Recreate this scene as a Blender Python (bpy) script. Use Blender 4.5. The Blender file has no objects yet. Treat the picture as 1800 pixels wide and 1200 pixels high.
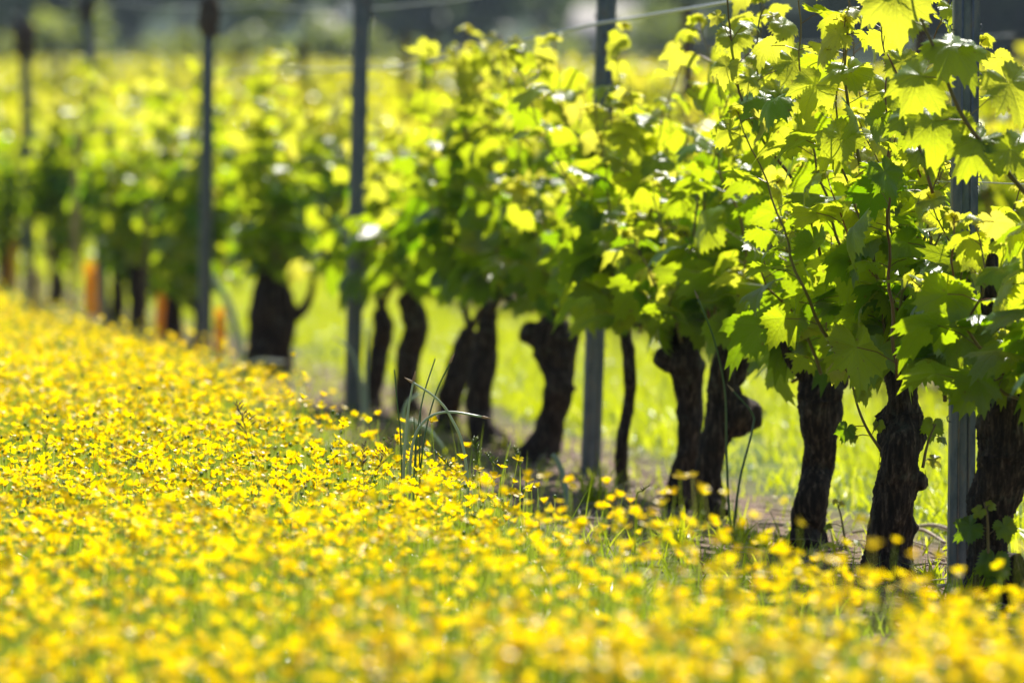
import bpy, math, random
import numpy as np
from mathutils import Vector, Matrix

random.seed(7)
rng = np.random.default_rng(7)
scene = bpy.context.scene
R = math.radians

# ------------------------------------------------------------------ camera
CAM_H = 0.9
F_PX = 12000.0
PITCH = math.atan(345 / F_PX)
ROLL = R(1.0)
cam_data = bpy.data.cameras.new('camera')
cam = bpy.data.objects.new('camera', cam_data)
scene.collection.objects.link(cam)
scene.camera = cam
cam_data.sensor_width = 36
cam_data.lens = 240
cam_data.clip_start = 0.1
cam_data.clip_end = 3000
cam.matrix_world = (Matrix.Translation((0, 0, CAM_H)) @ Matrix.Rotation(R(90) - PITCH, 4, 'X')
                    @ Matrix.Rotation(ROLL, 4, 'Z'))
cam_data.dof.use_dof = True
cam_data.dof.focus_distance = 14.35
cam_data.dof.aperture_fstop = 4.6

# ------------------------------------------------------------------ light
SUN_EL, SUN_AZ = R(50), R(14)          # azimuth clockwise from +Y
world = bpy.data.worlds.new('World')
scene.world = world
world.use_nodes = True
wn = world.node_tree
bg = wn.nodes['Background']
sky = wn.nodes.new('ShaderNodeTexSky')
sky.sky_type = 'NISHITA'
sky.sun_disc = False
sky.sun_elevation = SUN_EL
sky.sun_rotation = SUN_AZ
sky.air_density = 1.0
sky.dust_density = 1.0
wn.links.new(sky.outputs[0], bg.inputs[0])
bg.inputs[1].default_value = 0.05
sun_data = bpy.data.lights.new('sun', 'SUN')
sun_data.energy = 5.0
sun_data.angle = R(0.5)
sun_data.color = (1.0, 0.945, 0.86)
sun = bpy.data.objects.new('sun', sun_data)
scene.collection.objects.link(sun)
sdir = Vector((math.sin(SUN_AZ) * math.cos(SUN_EL), math.cos(SUN_AZ) * math.cos(SUN_EL), math.sin(SUN_EL)))
sun.rotation_euler = sdir.to_track_quat('Z', 'Y').to_euler()
scene.view_settings.view_transform = 'Standard'
scene.view_settings.look = 'None'
scene.view_settings.exposure = 1.06
scene.view_settings.gamma = 1.0
scene.render.engine = 'CYCLES'
scene.cycles.use_denoising = True
scene.cycles.max_bounces = 10
scene.cycles.diffuse_bounces = 4
scene.cycles.glossy_bounces = 2
scene.cycles.transmission_bounces = 8
scene.cycles.sample_clamp_indirect = 6
scene.cycles.caustics_reflective = False
scene.cycles.caustics_refractive = False

# ------------------------------------------------------------------ frame of the vineyard
TH = math.atan(1779 / F_PX)            # the rows run 8.4 degrees left of the view
CT, ST = math.cos(TH), math.sin(TH)
ROW = 2.967                            # sideways distance of the first row from the camera
SPACING = 2.4


def nt(n, t):
    "row coordinates (n across, t along) to world x, y"
    return n * CT - t * ST, n * ST + t * CT


def to_nt(x, y):
    return x * CT + y * ST, -x * ST + y * CT


def smooth(a, b, x):
    k = np.clip((x - a) / (b - a), 0, 1)
    return k * k * (3 - 2 * k)


def elev(x, y):
    n, t = to_nt(x, y)
    e = smooth(3.2, 9.0, n) * (0.0104 * y - 0.2)
    return e + smooth(260, 520, y) * (y - 260) * 0.006


def pix(px, py, depth):
    "the world point at distance y = depth that the photograph shows at (px, py)"
    dx, dy = px - 900.0, py - 600.0
    u = dx * math.cos(ROLL) + dy * math.sin(ROLL)
    v = -dx * math.sin(ROLL) + dy * math.cos(ROLL)
    ca, sa = math.cos(PITCH), math.sin(PITCH)
    d = np.array([u / F_PX, ca - v / F_PX * sa, -sa - v / F_PX * ca])
    return np.array([0, 0, CAM_H]) + d * (depth / d[1])


def row_depth(px, py, n=ROW):
    u = (px - 900.0) + (py - 600.0) * 0.01745
    return F_PX * n / (CT * (u + 1779))


# ------------------------------------------------------------------ mesh building
class MB:
    "collects vertices, faces, a uv and a per-piece random value, links them as ONE mesh"

    def __init__(self):
        self.v, self.f3, self.f4, self.uv, self.r = [], [], [], [], []
        self.n = 0

    def add(self, v, f3=None, f4=None, uv=None, r=None):
        v = np.asarray(v, dtype=np.float64).reshape(-1, 3)
        k = len(v)
        self.v.append(v)
        if f3 is not None and len(f3):
            self.f3.append(np.asarray(f3, dtype=np.int64) + self.n)
        if f4 is not None and len(f4):
            self.f4.append(np.asarray(f4, dtype=np.int64) + self.n)
        self.uv.append(np.zeros((k, 2)) if uv is None else np.asarray(uv))
        self.r.append(np.full(k, random.random() if r is None else r) if np.ndim(r) == 0 else np.asarray(r))
        self.n += k

    def stamp(self, tmpl, mats, rnd=None):
        "tmpl = (v, f3, f4, uv); mats (k,3,4): k transformed copies"
        v, f3, f4, uv = tmpl
        mats = np.asarray(mats)
        k = len(mats)
        if k == 0:
            return
        V = np.einsum('kij,nj->kni', mats[:, :, :3], v) + mats[:, None, :, 3]
        off = (np.arange(k) * len(v))[:, None, None]
        if rnd is None:
            rnd = rng.random(k)
        self.v.append(V.reshape(-1, 3))
        if len(f3):
            self.f3.append((np.asarray(f3)[None] + off).reshape(-1, 3) + self.n)
        if len(f4):
            self.f4.append((np.asarray(f4)[None] + off).reshape(-1, 4) + self.n)
        self.uv.append(np.tile(uv, (k, 1)))
        self.r.append(np.repeat(rnd, len(v)))
        self.n += k * len(v)

    def box(self, lo, hi, r=None):
        x0, y0, z0 = lo
        x1, y1, z1 = hi
        v = [(x0, y0, z0), (x1, y0, z0), (x1, y1, z0), (x0, y1, z0), (x0, y0, z1), (x1, y0, z1), (x1, y1, z1), (x0, y1, z1)]
        f = [(0, 3, 2, 1), (4, 5, 6, 7), (0, 1, 5, 4), (1, 2, 6, 5), (2, 3, 7, 6), (3, 0, 4, 7)]
        self.add(v, None, f, None, r)

    def tube(self, pts, rad, seg=6, r=None, cap=True):
        pts = np.asarray(pts, float)
        n = len(pts)
        rad = np.full(n, rad) if np.ndim(rad) == 0 else np.asarray(rad, float)
        d = np.gradient(pts, axis=0)
        d /= np.linalg.norm(d, axis=1)[:, None] + 1e-12
        ref = np.array([0, 1.0, 0.13]) if abs(d[0][1]) < 0.9 else np.array([1.0, 0, 0.1])
        a = np.cross(d, ref)
        a /= np.linalg.norm(a, axis=1)[:, None] + 1e-12
        b = np.cross(d, a)
        ang = np.arange(seg) / seg * 2 * np.pi
        V = pts[:, None] + rad[:, None, None] * (np.cos(ang)[None, :, None] * a[:, None] + np.sin(ang)[None, :, None] * b[:, None])
        i = np.arange(n - 1)[:, None] * seg
        j = np.arange(seg)[None]
        j2 = (j + 1) % seg
        f = np.stack([i + j, i + j2, i + seg + j2, i + seg + j], -1).reshape(-1, 4)
        V = V.reshape(-1, 3)
        f3 = []
        if cap:
            V = np.vstack([V, pts[:1], pts[-1:]])
            c0, c1 = n * seg, n * seg + 1
            for k in range(seg):
                f3.append((c0, (k + 1) % seg, k))
                f3.append((c1, (n - 1) * seg + k, (n - 1) * seg + (k + 1) % seg))
        self.add(V, f3, f, None, r)

    def build(self, name, mat, parent=None, origin=(0, 0, 0), smooth_shade=True):
        me = bpy.data.meshes.new(name)
        V = np.vstack(self.v) - np.asarray(origin, float)
        f3 = np.vstack(self.f3) if self.f3 else np.zeros((0, 3), np.int64)
        f4 = np.vstack(self.f4) if self.f4 else np.zeros((0, 4), np.int64)
        nl = f3.size + f4.size
        me.vertices.add(len(V))
        me.vertices.foreach_set('co', V.astype(np.float32).ravel())
        me.loops.add(nl)
        loops = np.concatenate([f3.ravel(), f4.ravel()]).astype(np.int32)
        me.loops.foreach_set('vertex_index', loops)
        me.polygons.add(len(f3) + len(f4))
        starts = np.concatenate([np.arange(len(f3)) * 3, f3.size + np.arange(len(f4)) * 4]).astype(np.int32)
        me.polygons.foreach_set('loop_start', starts)
        me.update(calc_edges=True)
        uvl = me.uv_layers.new(name='UVMap')
        uvl.data.foreach_set('uv', np.vstack(self.uv)[loops].astype(np.float32).ravel())
        at = me.attributes.new('rnd', 'FLOAT', 'POINT')
        at.data.foreach_set('value', np.concatenate(self.r).astype(np.float32))
        if smooth_shade:
            me.polygons.foreach_set('use_smooth', np.ones(len(me.polygons), bool))
        me.materials.append(mat)
        me.validate()
        o = bpy.data.objects.new(name, me)
        scene.collection.objects.link(o)
        if parent is not None:
            o.parent = parent
        else:
            o.location = origin
        return o


def empty(name, loc, label, cat, group=None):
    o = bpy.data.objects.new(name, None)
    scene.collection.objects.link(o)
    o.location = loc
    o.empty_display_size = 0.1
    return tag(o, label, cat, group)


def tag(o, label=None, cat=None, group=None, kind=None):
    if label: o['label'] = label
    if cat: o['category'] = cat
    if group: o['group'] = group
    if kind: o['kind'] = kind
    return o


def children(o):
    return kids.get(o.name, [])


kids = {}


def copy_tree(root, parts, loc, rz=0.0, scale=1.0):
    r = root.copy()
    scene.collection.objects.link(r)
    r.location = loc
    r.rotation_euler = (0, 0, rz)
    r.scale = (scale, scale, scale)
    for p in parts:
        c = p.copy()
        scene.collection.objects.link(c)
        c.parent = r
    return r


# ------------------------------------------------------------------ materials
class NT:
    def __init__(self, name):
        self.m = bpy.data.materials.new(name)
        self.m.use_nodes = True
        self.t = self.m.node_tree
        self.t.nodes.clear()
        self.out = self.t.nodes.new('ShaderNodeOutputMaterial')

    def n(self, kind, **kw):
        nd = self.t.nodes.new('ShaderNode' + kind)
        for k, val in kw.items():
            if k.startswith('_'):
                setattr(nd, k[1:], val)
            else:
                key = int(k[1:]) if k[0] == 'i' and k[1:].isdigit() else k.replace('_', ' ')
                s = nd.inputs[key]
                if isinstance(val, bpy.types.NodeSocket):
                    self.t.links.new(val, s)
                else:
                    if s.type == 'RGBA' and len(val) == 3:
                        val = (*val, 1)
                    s.default_value = val
        return nd

    def math(self, op, a, b=0.0, c=None):
        kw = {'i0': a, 'i1': b}
        if c is not None: kw['i2'] = c
        return self.n('Math', _operation=op, **kw).outputs[0]

    def mix(self, fac, a, b, mode='MIX'):
        nd = self.n('Mix', _data_type='RGBA', _blend_type=mode)
        for s, val in ((nd.inputs[0], fac), (nd.inputs[6], a), (nd.inputs[7], b)):
            if isinstance(val, bpy.types.NodeSocket):
                self.t.links.new(val, s)
            else:
                if s.type == 'RGBA' and len(val) == 3: val = (*val, 1)
                s.default_value = val
        return nd.outputs[2]

    def ramp(self, fac, stops):
        nd = self.n('ValToRGB', Fac=fac)
        cr = nd.color_ramp
        cr.elements[0].position, cr.elements[1].position = stops[0][0], stops[-1][0]
        cr.elements[0].color = (*stops[0][1], 1)
        cr.elements[1].color = (*stops[-1][1], 1)
        for p, c in stops[1:-1]:
            cr.elements.new(p).color = (*c, 1)
        return nd.outputs[0]

    def attr(self, name='rnd'):
        return self.n('Attribute', _attribute_name=name).outputs['Fac']

    def finish(self, shader):
        self.t.links.new(shader, self.out.inputs[0])
        return self.m


def thin(name, front, trans, fac=0.5, rough=0.4, spec=0.5, veins=False, coat=0.0, bump=0.0):
    "a thin leaf or petal: reflects and lets light through; front and trans are ramps over the piece's random value"
    k = NT(name)
    r = k.attr()
    c = k.ramp(r, front)
    t = k.ramp(r, trans)
    normal = None
    if veins:
        uv = k.n('TexCoord').outputs['UV']
        sep = k.n('SeparateXYZ', i0=uv)
        x = k.math('SUBTRACT', sep.outputs[0], 0.5)
        y = k.math('SUBTRACT', sep.outputs[1], 0.5)
        rad = k.math('SQRT', k.math('ADD', k.math('MULTIPLY', x, x), k.math('MULTIPLY', y, y)))
        ang = k.math('ARCTAN2', x, y)
        vein = None
        side = None
        for a0 in (0, 52, -52, 112, -112):
            d = k.math('ABSOLUTE', k.math('SUBTRACT', ang, R(a0)))
            w = k.math('MULTIPLY', d, rad)
            line = k.n('MapRange', Value=w, From_Min=0.003, From_Max=0.013, To_Min=1.0, To_Max=0.0).outputs[0]
            vein = line if vein is None else k.math('MAXIMUM', vein, line)
            side = d if side is None else k.math('MINIMUM', side, d)
        # side veins slant off the nearest main vein
        ph = k.math('SUBTRACT', k.math('MULTIPLY', rad, 62.0), k.math('MULTIPLY', k.math('MULTIPLY', side, rad), 62.0))
        sv = k.math('POWER', k.math('ADD', k.math('MULTIPLY', k.math('COSINE', ph), 0.5), 0.5), 14.0)
        vein = k.math('MAXIMUM', vein, k.math('MULTIPLY', sv, 0.45))
        t = k.mix(k.math('MULTIPLY', vein, 0.42), t, k.mix(0.55, t, (0.10, 0.16, 0.01)))
        c = k.mix(k.math('MULTIPLY', vein, 0.5), c, (0.16, 0.24, 0.06))
        nz = k.n('TexNoise', Vector=uv, Scale=16.0, Detail=3.0).outputs['Fac']
        t = k.mix(k.math('MULTIPLY', k.math('SUBTRACT', nz, 0.35), 0.3), t, k.mix(0.5, t, (0.18, 0.34, 0.01)))
        sp = k.n('TexNoise', Vector=k.n('VectorMath', _operation='ADD', i0=uv, i1=k.n('CombineXYZ', i0=k.math('MULTIPLY', r, 37.0), i1=k.math('MULTIPLY', r, 91.0)).outputs[0]).outputs[0], Scale=7.0, Detail=4.0).outputs['Fac']
        spot = k.n('MapRange', Value=sp, From_Min=0.66, From_Max=0.70, To_Min=0.0, To_Max=0.7).outputs[0]
        t = k.mix(spot, t, (.30, .22, .03))
        c = k.mix(spot, c, (.16, .11, .05))
        h = k.math('ADD', k.math('MULTIPLY', vein, -1.0), k.math('MULTIPLY', nz, 1.6))
        normal = k.n('Bump', Height=h, Strength=0.2, Distance=0.005).outputs[0]
    pb = k.n('BsdfPrincipled', Base_Color=c, Roughness=rough, Specular_IOR_Level=spec, Coat_Weight=coat, Coat_Roughness=0.25)
    tr = k.n('BsdfTranslucent', Color=t)
    if normal is not None:
        k.t.links.new(normal, pb.inputs['Normal'])
        k.t.links.new(normal, tr.inputs['Normal'])
    return k.finish(k.n('MixShader', i0=fac, i1=pb.outputs[0], i2=tr.outputs[0]).outputs[0])


def solid(name, stops, rough=0.7, metallic=0.0, spec=0.4, noise=30.0, stretch=(1, 1, 1), bump=0.3, dist=0.003, detail=6.0, use_r=0.0):
    k = NT(name)
    tc = k.n('TexCoord').outputs['Object']
    mp = k.n('Mapping', Vector=tc, Scale=stretch).outputs[0]
    nz = k.n('TexNoise', Vector=mp, Scale=noise, Detail=detail, Roughness=0.62).outputs['Fac']
    fac = nz
    if use_r:
        fac = k.math('ADD', k.math('MULTIPLY', nz, 1 - use_r), k.math('MULTIPLY', k.attr(), use_r))
    c = k.ramp(fac, stops)
    if name == 'vine_bark':       # grey green lichen in patches
        lz = k.n('TexNoise', Vector=tc, Scale=16.0, Detail=6.0, Roughness=0.7).outputs['Fac']
        c = k.mix(k.n('MapRange', Value=lz, From_Min=0.56, From_Max=0.68, To_Min=0.0, To_Max=0.55).outputs[0], c, (.13, .13, .10))
    b = k.n('Bump', Height=nz, Strength=bump, Distance=dist).outputs[0]
    return k.finish(k.n('BsdfPrincipled', Base_Color=c, Roughness=rough, Metallic=metallic, Specular_IOR_Level=spec, Normal=b).outputs[0])


M = {}
M['leaf'] = thin('vine_leaf',
                 [(0, (.025, .085, .022)), (.5, (.04, .11, .02)), (.8, (.09, .17, .025)), (1, (.17, .20, .04))],
                 [(0, (.20, .40, .001)), (.35, (.48, .63, .008)), (.62, (.74, .82, .022)), (1, (.86, .80, .08))],
                 fac=0.52, rough=0.34, spec=0.5, veins=True)
M['leaf_far'] = thin('vine_leaf_far',
                     [(0, (.025, .085, .022)), (.5, (.04, .11, .02)), (.8, (.09, .17, .025)), (1, (.17, .20, .04))],
                     [(0, (.20, .38, .001)), (.35, (.50, .61, .006)), (.62, (.80, .81, .015)), (1, (.90, .78, .06))],
                     fac=0.5, rough=0.28, spec=0.45)
M['petal'] = thin('buttercup_petal', [(0, (.88, .56, .001)), (.3, (.90, .62, .001)), (1, (.92, .68, .002))], [(0, (1, .65, .0)), (.3, (1, .75, .0)), (1, (1, .83, .0))],
                  fac=0.52, rough=0.33, spec=0.15)
M['stamen'] = thin('buttercup_stamen', [(0, (.55, .42, .02)), (1, (.7, .5, .02))], [(0, (.6, .4, .0)), (1, (.7, .5, .01))], fac=0.3, rough=0.6)
M['herb'] = thin('meadow_green', [(0, (.03, .08, .015)), (.7, (.06, .12, .02)), (1, (.20, .21, .08))],
                 [(0, (.22, .34, .01)), (.7, (.42, .54, .02)), (1, (.7, .68, .2))], fac=0.45, rough=0.34, spec=0.5)
M['grass'] = thin('meadow_grass', [(0, (.05, .13, .015)), (.8, (.10, .20, .02)), (1, (.3, .3, .1))],
                  [(0, (.56, .66, .004)), (.8, (.78, .84, .01)), (1, (.9, .86, .2))], fac=0.5, rough=0.38, spec=0.5)
M['garlic'] = thin('garlic_stalk', [(0, (.05, .12, .045)), (1, (.10, .19, .09))], [(0, (.2, .36, .08)), (1, (.3, .45, .12))],
                   fac=0.25, rough=0.3, spec=0.6, coat=0.3)
M['garlic_pale'] = thin('pale_lit_stalk', [(0, (.40, .50, .40)), (1, (.52, .60, .50))], [(0, (.4, .5, .25)), (1, (.5, .6, .3))],
                        fac=0.25, rough=0.35, spec=0.6)  # paler garlic green, with the whitish sunlit look put into the colour
M['husk'] = thin('dry_husk', [(0, (.35, .25, .16)), (1, (.5, .4, .28))], [(0, (.5, .35, .2)), (1, (.6, .5, .3))], fac=0.35, rough=0.6)
M['bark'] = solid('vine_bark', [(0.3, (.008, .005, .004)), (.46, (.024, .015, .011)), (.58, (.075, .050, .036)), (.74, (.22, .165, .13))],
                  rough=0.85, spec=0.25, noise=38.0, stretch=(2.8, 2.8, .42), bump=1.0, dist=0.010, detail=8)
M['cane'] = solid('green_cane', [(0.2, (.16, .10, .035)), (.5, (.20, .18, .05)), (.8, (.20, .07, .03))], rough=0.45, noise=9, bump=.15, use_r=.6)
M['petiole'] = thin('petiole', [(0, (.30, .10, .05)), (.6, (.25, .25, .05)), (1, (.22, .28, .06))],
                    [(0, (.5, .15, .05)), (.6, (.5, .45, .05)), (1, (.5, .55, .06))], fac=0.3, rough=0.4)
M['steel'] = solid('galvanised_steel', [(0.3, (.09, .11, .13)), (.5, (.17, .19, .215)), (.6, (.22, .22, .22)), (.68, (.20, .14, .10)), (.8, (.38, .40, .42))], rough=0.5, metallic=0.5,
                   noise=24, stretch=(1.6, 1.6, .6), bump=.35, dist=.001, detail=10)
M['wire'] = solid('wire_steel', [(0.3, (.45, .46, .47)), (.7, (.6, .61, .62))], rough=0.35, metallic=0.8, noise=80, bump=.1)
M['deadwood'] = solid('dead_wood', [(0.3, (.06, .035, .025)), (.55, (.13, .08, .06)), (.8, (.26, .19, .15))], rough=0.85, noise=40,
                      stretch=(1, 1, 1), bump=.6, use_r=.4)
M['straw'] = solid('dry_cane', [(0.2, (.16, .11, .08)), (.5, (.34, .26, .20)), (.8, (.52, .44, .36))], rough=0.75, noise=30, bump=.4, use_r=.5)
M['orange'] = thin('orange_plastic', [(0, (.88, .50, .02)), (1, (.88, .52, .03))], [(0, (1, .72, .02)), (1, (1, .74, .02))], fac=0.5, rough=0.4)
M['house'] = solid('pale_render', [(0.3, (.62, .60, .57)), (.7, (.74, .72, .69))], rough=.9, noise=3, bump=.1)
M['rooftile'] = solid('roof_tile', [(0.3, (.26, .25, .24)), (.7, (.36, .34, .33))], rough=.9, noise=3, bump=.3)
M['pane'] = solid('window_pane', [(0.3, (.03, .04, .05)), (.7, (.05, .06, .07))], rough=.15, spec=.6, noise=3, bump=0)
M['treeleaf'] = thin('tree_leaf', [(0, (.025, .055, .02)), (.6, (.045, .085, .025)), (1, (.08, .12, .03))],
                     [(0, (.06, .12, .02)), (.6, (.12, .19, .03)), (1, (.22, .28, .04))], fac=0.35, rough=0.5)
M['bushleaf'] = thin('bush_leaf', [(0, (.07, .12, .02)), (.6, (.10, .16, .03)), (1, (.18, .20, .04))],
                     [(0, (.30, .40, .03)), (.6, (.42, .52, .05)), (1, (.60, .60, .08))], fac=0.45, rough=0.5)
M['treebark'] = solid('tree_bark', [(0.3, (.04, .03, .025)), (.7, (.10, .08, .06))], rough=.9, noise=4, bump=.4)

# ground: soil under the rows, grass between them
k = NT('ground')
geo = k.n('NewGeometry').outputs['Position']
sep = k.n('SeparateXYZ', i0=geo)
nn = k.math('ADD', k.math('MULTIPLY', sep.outputs[0], CT), k.math('MULTIPLY', sep.outputs[1], ST))
wob = k.n('TexNoise', Vector=geo, Scale=1.3, Detail=4.0).outputs['Fac']
ph = k.math('SUBTRACT', k.math('ADD', nn, k.math('MULTIPLY', k.math('SUBTRACT', wob, 0.5), 0.5)), ROW - SPACING / 2)
md = k.math('ABSOLUTE', k.math('SUBTRACT', k.math('FLOORED_MODULO', k.math('ADD', ph, 0.07), SPACING), SPACING / 2))
strip = k.n('MapRange', Value=md, From_Min=0.28, From_Max=0.55, To_Min=1.0, To_Max=0.0).outputs[0]
n1 = k.n('TexNoise', Vector=geo, Scale=22.0, Detail=8.0, Roughness=0.65).outputs['Fac']
soil = k.ramp(n1, [(.3, (.055, .036, .026)), (.5, (.17, .115, .085)), (.7, (.34, .245, .19))])
n2 = k.n('TexNoise', Vector=geo, Scale=6.0, Detail=5.0).outputs['Fac']
gr = k.ramp(n2, [(.3, (.05, .085, .015)), (.55, (.09, .14, .02)), (.75, (.17, .19, .05))])
col = k.mix(strip, gr, soil)
bmp = k.n('Bump', Height=n1, Strength=0.9, Distance=0.03).outputs[0]
M['ground'] = k.finish(k.n('BsdfPrincipled', Base_Color=col, Roughness=0.95, Specular_IOR_Level=0.15, Normal=bmp).outputs[0])

# ------------------------------------------------------------------ ground
gb = MB()
gx = np.concatenate([-np.geomspace(700, 6, 34), np.linspace(-5, 9, 57), np.geomspace(10, 700, 60)])
gy = np.concatenate([np.linspace(-30, 4, 9), np.linspace(5, 60, 111), np.geomspace(61, 1500, 60)])
X, Y = np.meshgrid(gx, gy)
bumpy = 0.012 * (np.sin(X * 9.1 + Y * 3.3) + np.sin(X * 4.7 - Y * 6.9 + 1.3) * .8) * (np.abs(X) < 12) * (Y < 70)
Z = elev(X, Y) + bumpy - 0.012
nx, ny = len(gx), len(gy)
idx = np.arange(nx * ny).reshape(ny, nx)
gf = np.stack([idx[:-1, :-1], idx[:-1, 1:], idx[1:, 1:], idx[1:, :-1]], -1).reshape(-1, 4)
gb.add(np.stack([X, Y, Z], -1).reshape(-1, 3), None, gf)
tag(gb.build('ground', M['ground']), kind='structure')


def gz(x, y):
    return float(elev(x, y))


# ------------------------------------------------------------------ leaf templates
def leaf_template(seed, N=112, rings=(0.3, 0.62, 0.86, 1.0), teeth=True):
    rs = np.random.default_rng(seed)
    ctrl = [(0, .63), (12, .57), (27, .43), (36, .44), (52, .57), (66, .51), (84, .42), (97, .43), (112, .46), (130, .43),
            (150, .39), (165, .31), (175, .17), (180, .05)]
    deep = rs.uniform(0.75, 1.25)
    a = np.array([c[0] for c in ctrl], float)
    rr = np.array([c[1] for c in ctrl])
    rr = np.where((a > 20) & (a < 40), .45 - (.45 - rr) * deep, rr)
    rr = np.where((a > 80) & (a < 100), .45 - (.45 - rr) * deep, rr)
    ang = np.linspace(-180, 180, N, endpoint=False) + 180 / N
    L = rr * rs.uniform(.93, 1.07, len(rr))
    Rr = rr * rs.uniform(.93, 1.07, len(rr))
    r = np.where(ang >= 0, np.interp(np.abs(ang), a, Rr), np.interp(np.abs(ang), a, L))
    if teeth:
        saw = np.array([1.08, 1.0, .93, .955])[np.arange(N) % 4] if N > 60 else np.array([1.05, .96, .93])[np.arange(N) % 3]
        r = r * saw * rs.uniform(.98, 1.02, N)
    an = np.radians(ang)
    P = [np.zeros((1, 2))]
    for q in rings:
        P.append(np.stack([np.sin(an) * r * q, np.cos(an) * r * q], -1))
    P = np.vstack(P)
    x, y = P[:, 0], P[:, 1]
    rad = np.hypot(x, y)
    at = np.arctan2(x, y)
    fold = rs.uniform(-.05, .30)
    cup = rs.uniform(-1.0, .1)
    z = fold * np.abs(x) + cup * rad ** 2 + rs.uniform(.015, .05) * np.cos(at * 5 + rs.uniform(-.5, .5)) * rad * 2
    z += rs.uniform(.02, .07) * np.sin(x * rs.uniform(5, 9) + rs.uniform(0, 6)) * np.sin(y * rs.uniform(5, 9) + rs.uniform(0, 6))
    z += -rs.uniform(0.2, 1.5) * np.clip(y - .18, 0, 1) ** 2 - rs.uniform(0, .5) * np.clip(np.abs(x) - .25, 0, 1) ** 2
    V = np.stack([x, y, z], -1)
    f3, f4 = [], []
    for i in range(N):
        j = (i + 1) % N
        if i == N - 1:
            continue       # the notch at the stalk stays open
        f3.append((0, 1 + j, 1 + i))
        for q in range(len(rings) - 1):
            b0, b1 = 1 + q * N, 1 + (q + 1) * N
            f4.append((b0 + i, b0 + j, b1 + j, b1 + i))
    return V, np.array(f3), np.array(f4).reshape(-1, 4), P + 0.5


LEAF_HI = [leaf_template(100 + i) for i in range(10)]
LEAF_MID = [leaf_template(200 + i, N=36, rings=(0.5, 1.0)) for i in range(6)]
LEAF_LO = [leaf_template(300 + i, N=16, rings=(1.0,), teeth=False) for i in range(4)]


def unit(v):
    v = np.asarray(v, float)
    return v / (np.linalg.norm(v) + 1e-12)


def leaf_mat(pos, normal, tip, size):
    nrm = unit(normal)
    y = np.asarray(tip, float) - nrm * np.dot(tip, nrm)
    y = unit(y)
    x = np.cross(y, nrm)
    m = np.zeros((3, 4))
    m[:, 0], m[:, 1], m[:, 2], m[:, 3] = x * size, y * size, nrm * size, pos
    return m


ALONG = np.array([-ST, CT, 0])
ACROSS = np.array([CT, ST, 0])
SUNV = np.array(sdir)
UP = np.array([0, 0, 1.0])


class Shoot:
    def __init__(self):
        self.cane, self.leaves, self.rn = MB(), [], []
        self.pet = self.ten = self.cane      # stalks and tendrils grow out of the cane: one mesh

    def leaf(self, pos, out, size, young=0.0, petlen=None, pr=.0011):
        out = unit(out)
        L = petlen if petlen is not None else size * random.uniform(.45, .75)
        end = pos + L * unit(out + UP * random.uniform(.1, .6))
        mid = (pos + end) / 2 + UP * L * .08
        self.pet.tube([pos, mid, end], pr, seg=4, r=random.random(), cap=False)
        nr = unit(out * random.uniform(.0, .6) + UP * random.uniform(.0, .6) + SUNV * random.uniform(.1, 1.1) + np.array([random.gauss(0, .33) for _ in range(3)]))
        tip = out * random.uniform(.3, 1.) - UP * random.uniform(.35, 1.3) + np.array([random.gauss(0, .28) for _ in range(3)])
        self.leaves.append(leaf_mat(end, nr, tip, size))
        self.rn.append(min(1, max(0, random.gauss(.28 + .6 * young, .16))))

    def build(self, parent, origin, lod, name='shoot'):
        c = self.cane.build(name, M['cane'], parent, origin)
        T = LEAF_HI if lod == 0 else LEAF_MID
        b = MB()
        pick = rng.integers(0, len(T), len(self.leaves))
        A = np.array(self.leaves)
        rn = np.array(self.rn)
        for q in range(len(T)):
            b.stamp(T[q], A[pick == q], rn[pick == q])
        b.build('foliage', M['leaf'], c, origin)
        return c


def spline(pts, n):
    "Catmull-Rom through points (any dimension)"
    p = np.asarray(pts, float)
    p = np.vstack([2 * p[0] - p[1], p, 2 * p[-1] - p[-2]])
    out = []
    m = len(p) - 3
    for q in np.linspace(0, m - 1e-6, n):
        i = int(q)
        s = q - i
        a, b, c, d = p[i:i + 4]
        out.append(.5 * ((2 * b) + (c - a) * s + (2 * a - 5 * b + 4 * c - d) * s * s + (3 * b - a - 3 * c + d) * s ** 3))
    return np.array(out)


def tendril(b, pos, d):
    L = random.uniform(.05, .12)
    pts = [pos]
    d = unit(d)
    side = unit(np.cross(d, UP))
    for q in range(1, 14):
        s = q / 13
        curl = max(0, s - .55) * 9
        pts.append(pos + d * L * s + UP * L * .35 * s * s + (side * math.sin(curl) + UP * (math.cos(curl) - 1)) * .012 * (s > .5))
    b.tube(pts, .0007, seg=4, cap=False)


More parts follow.
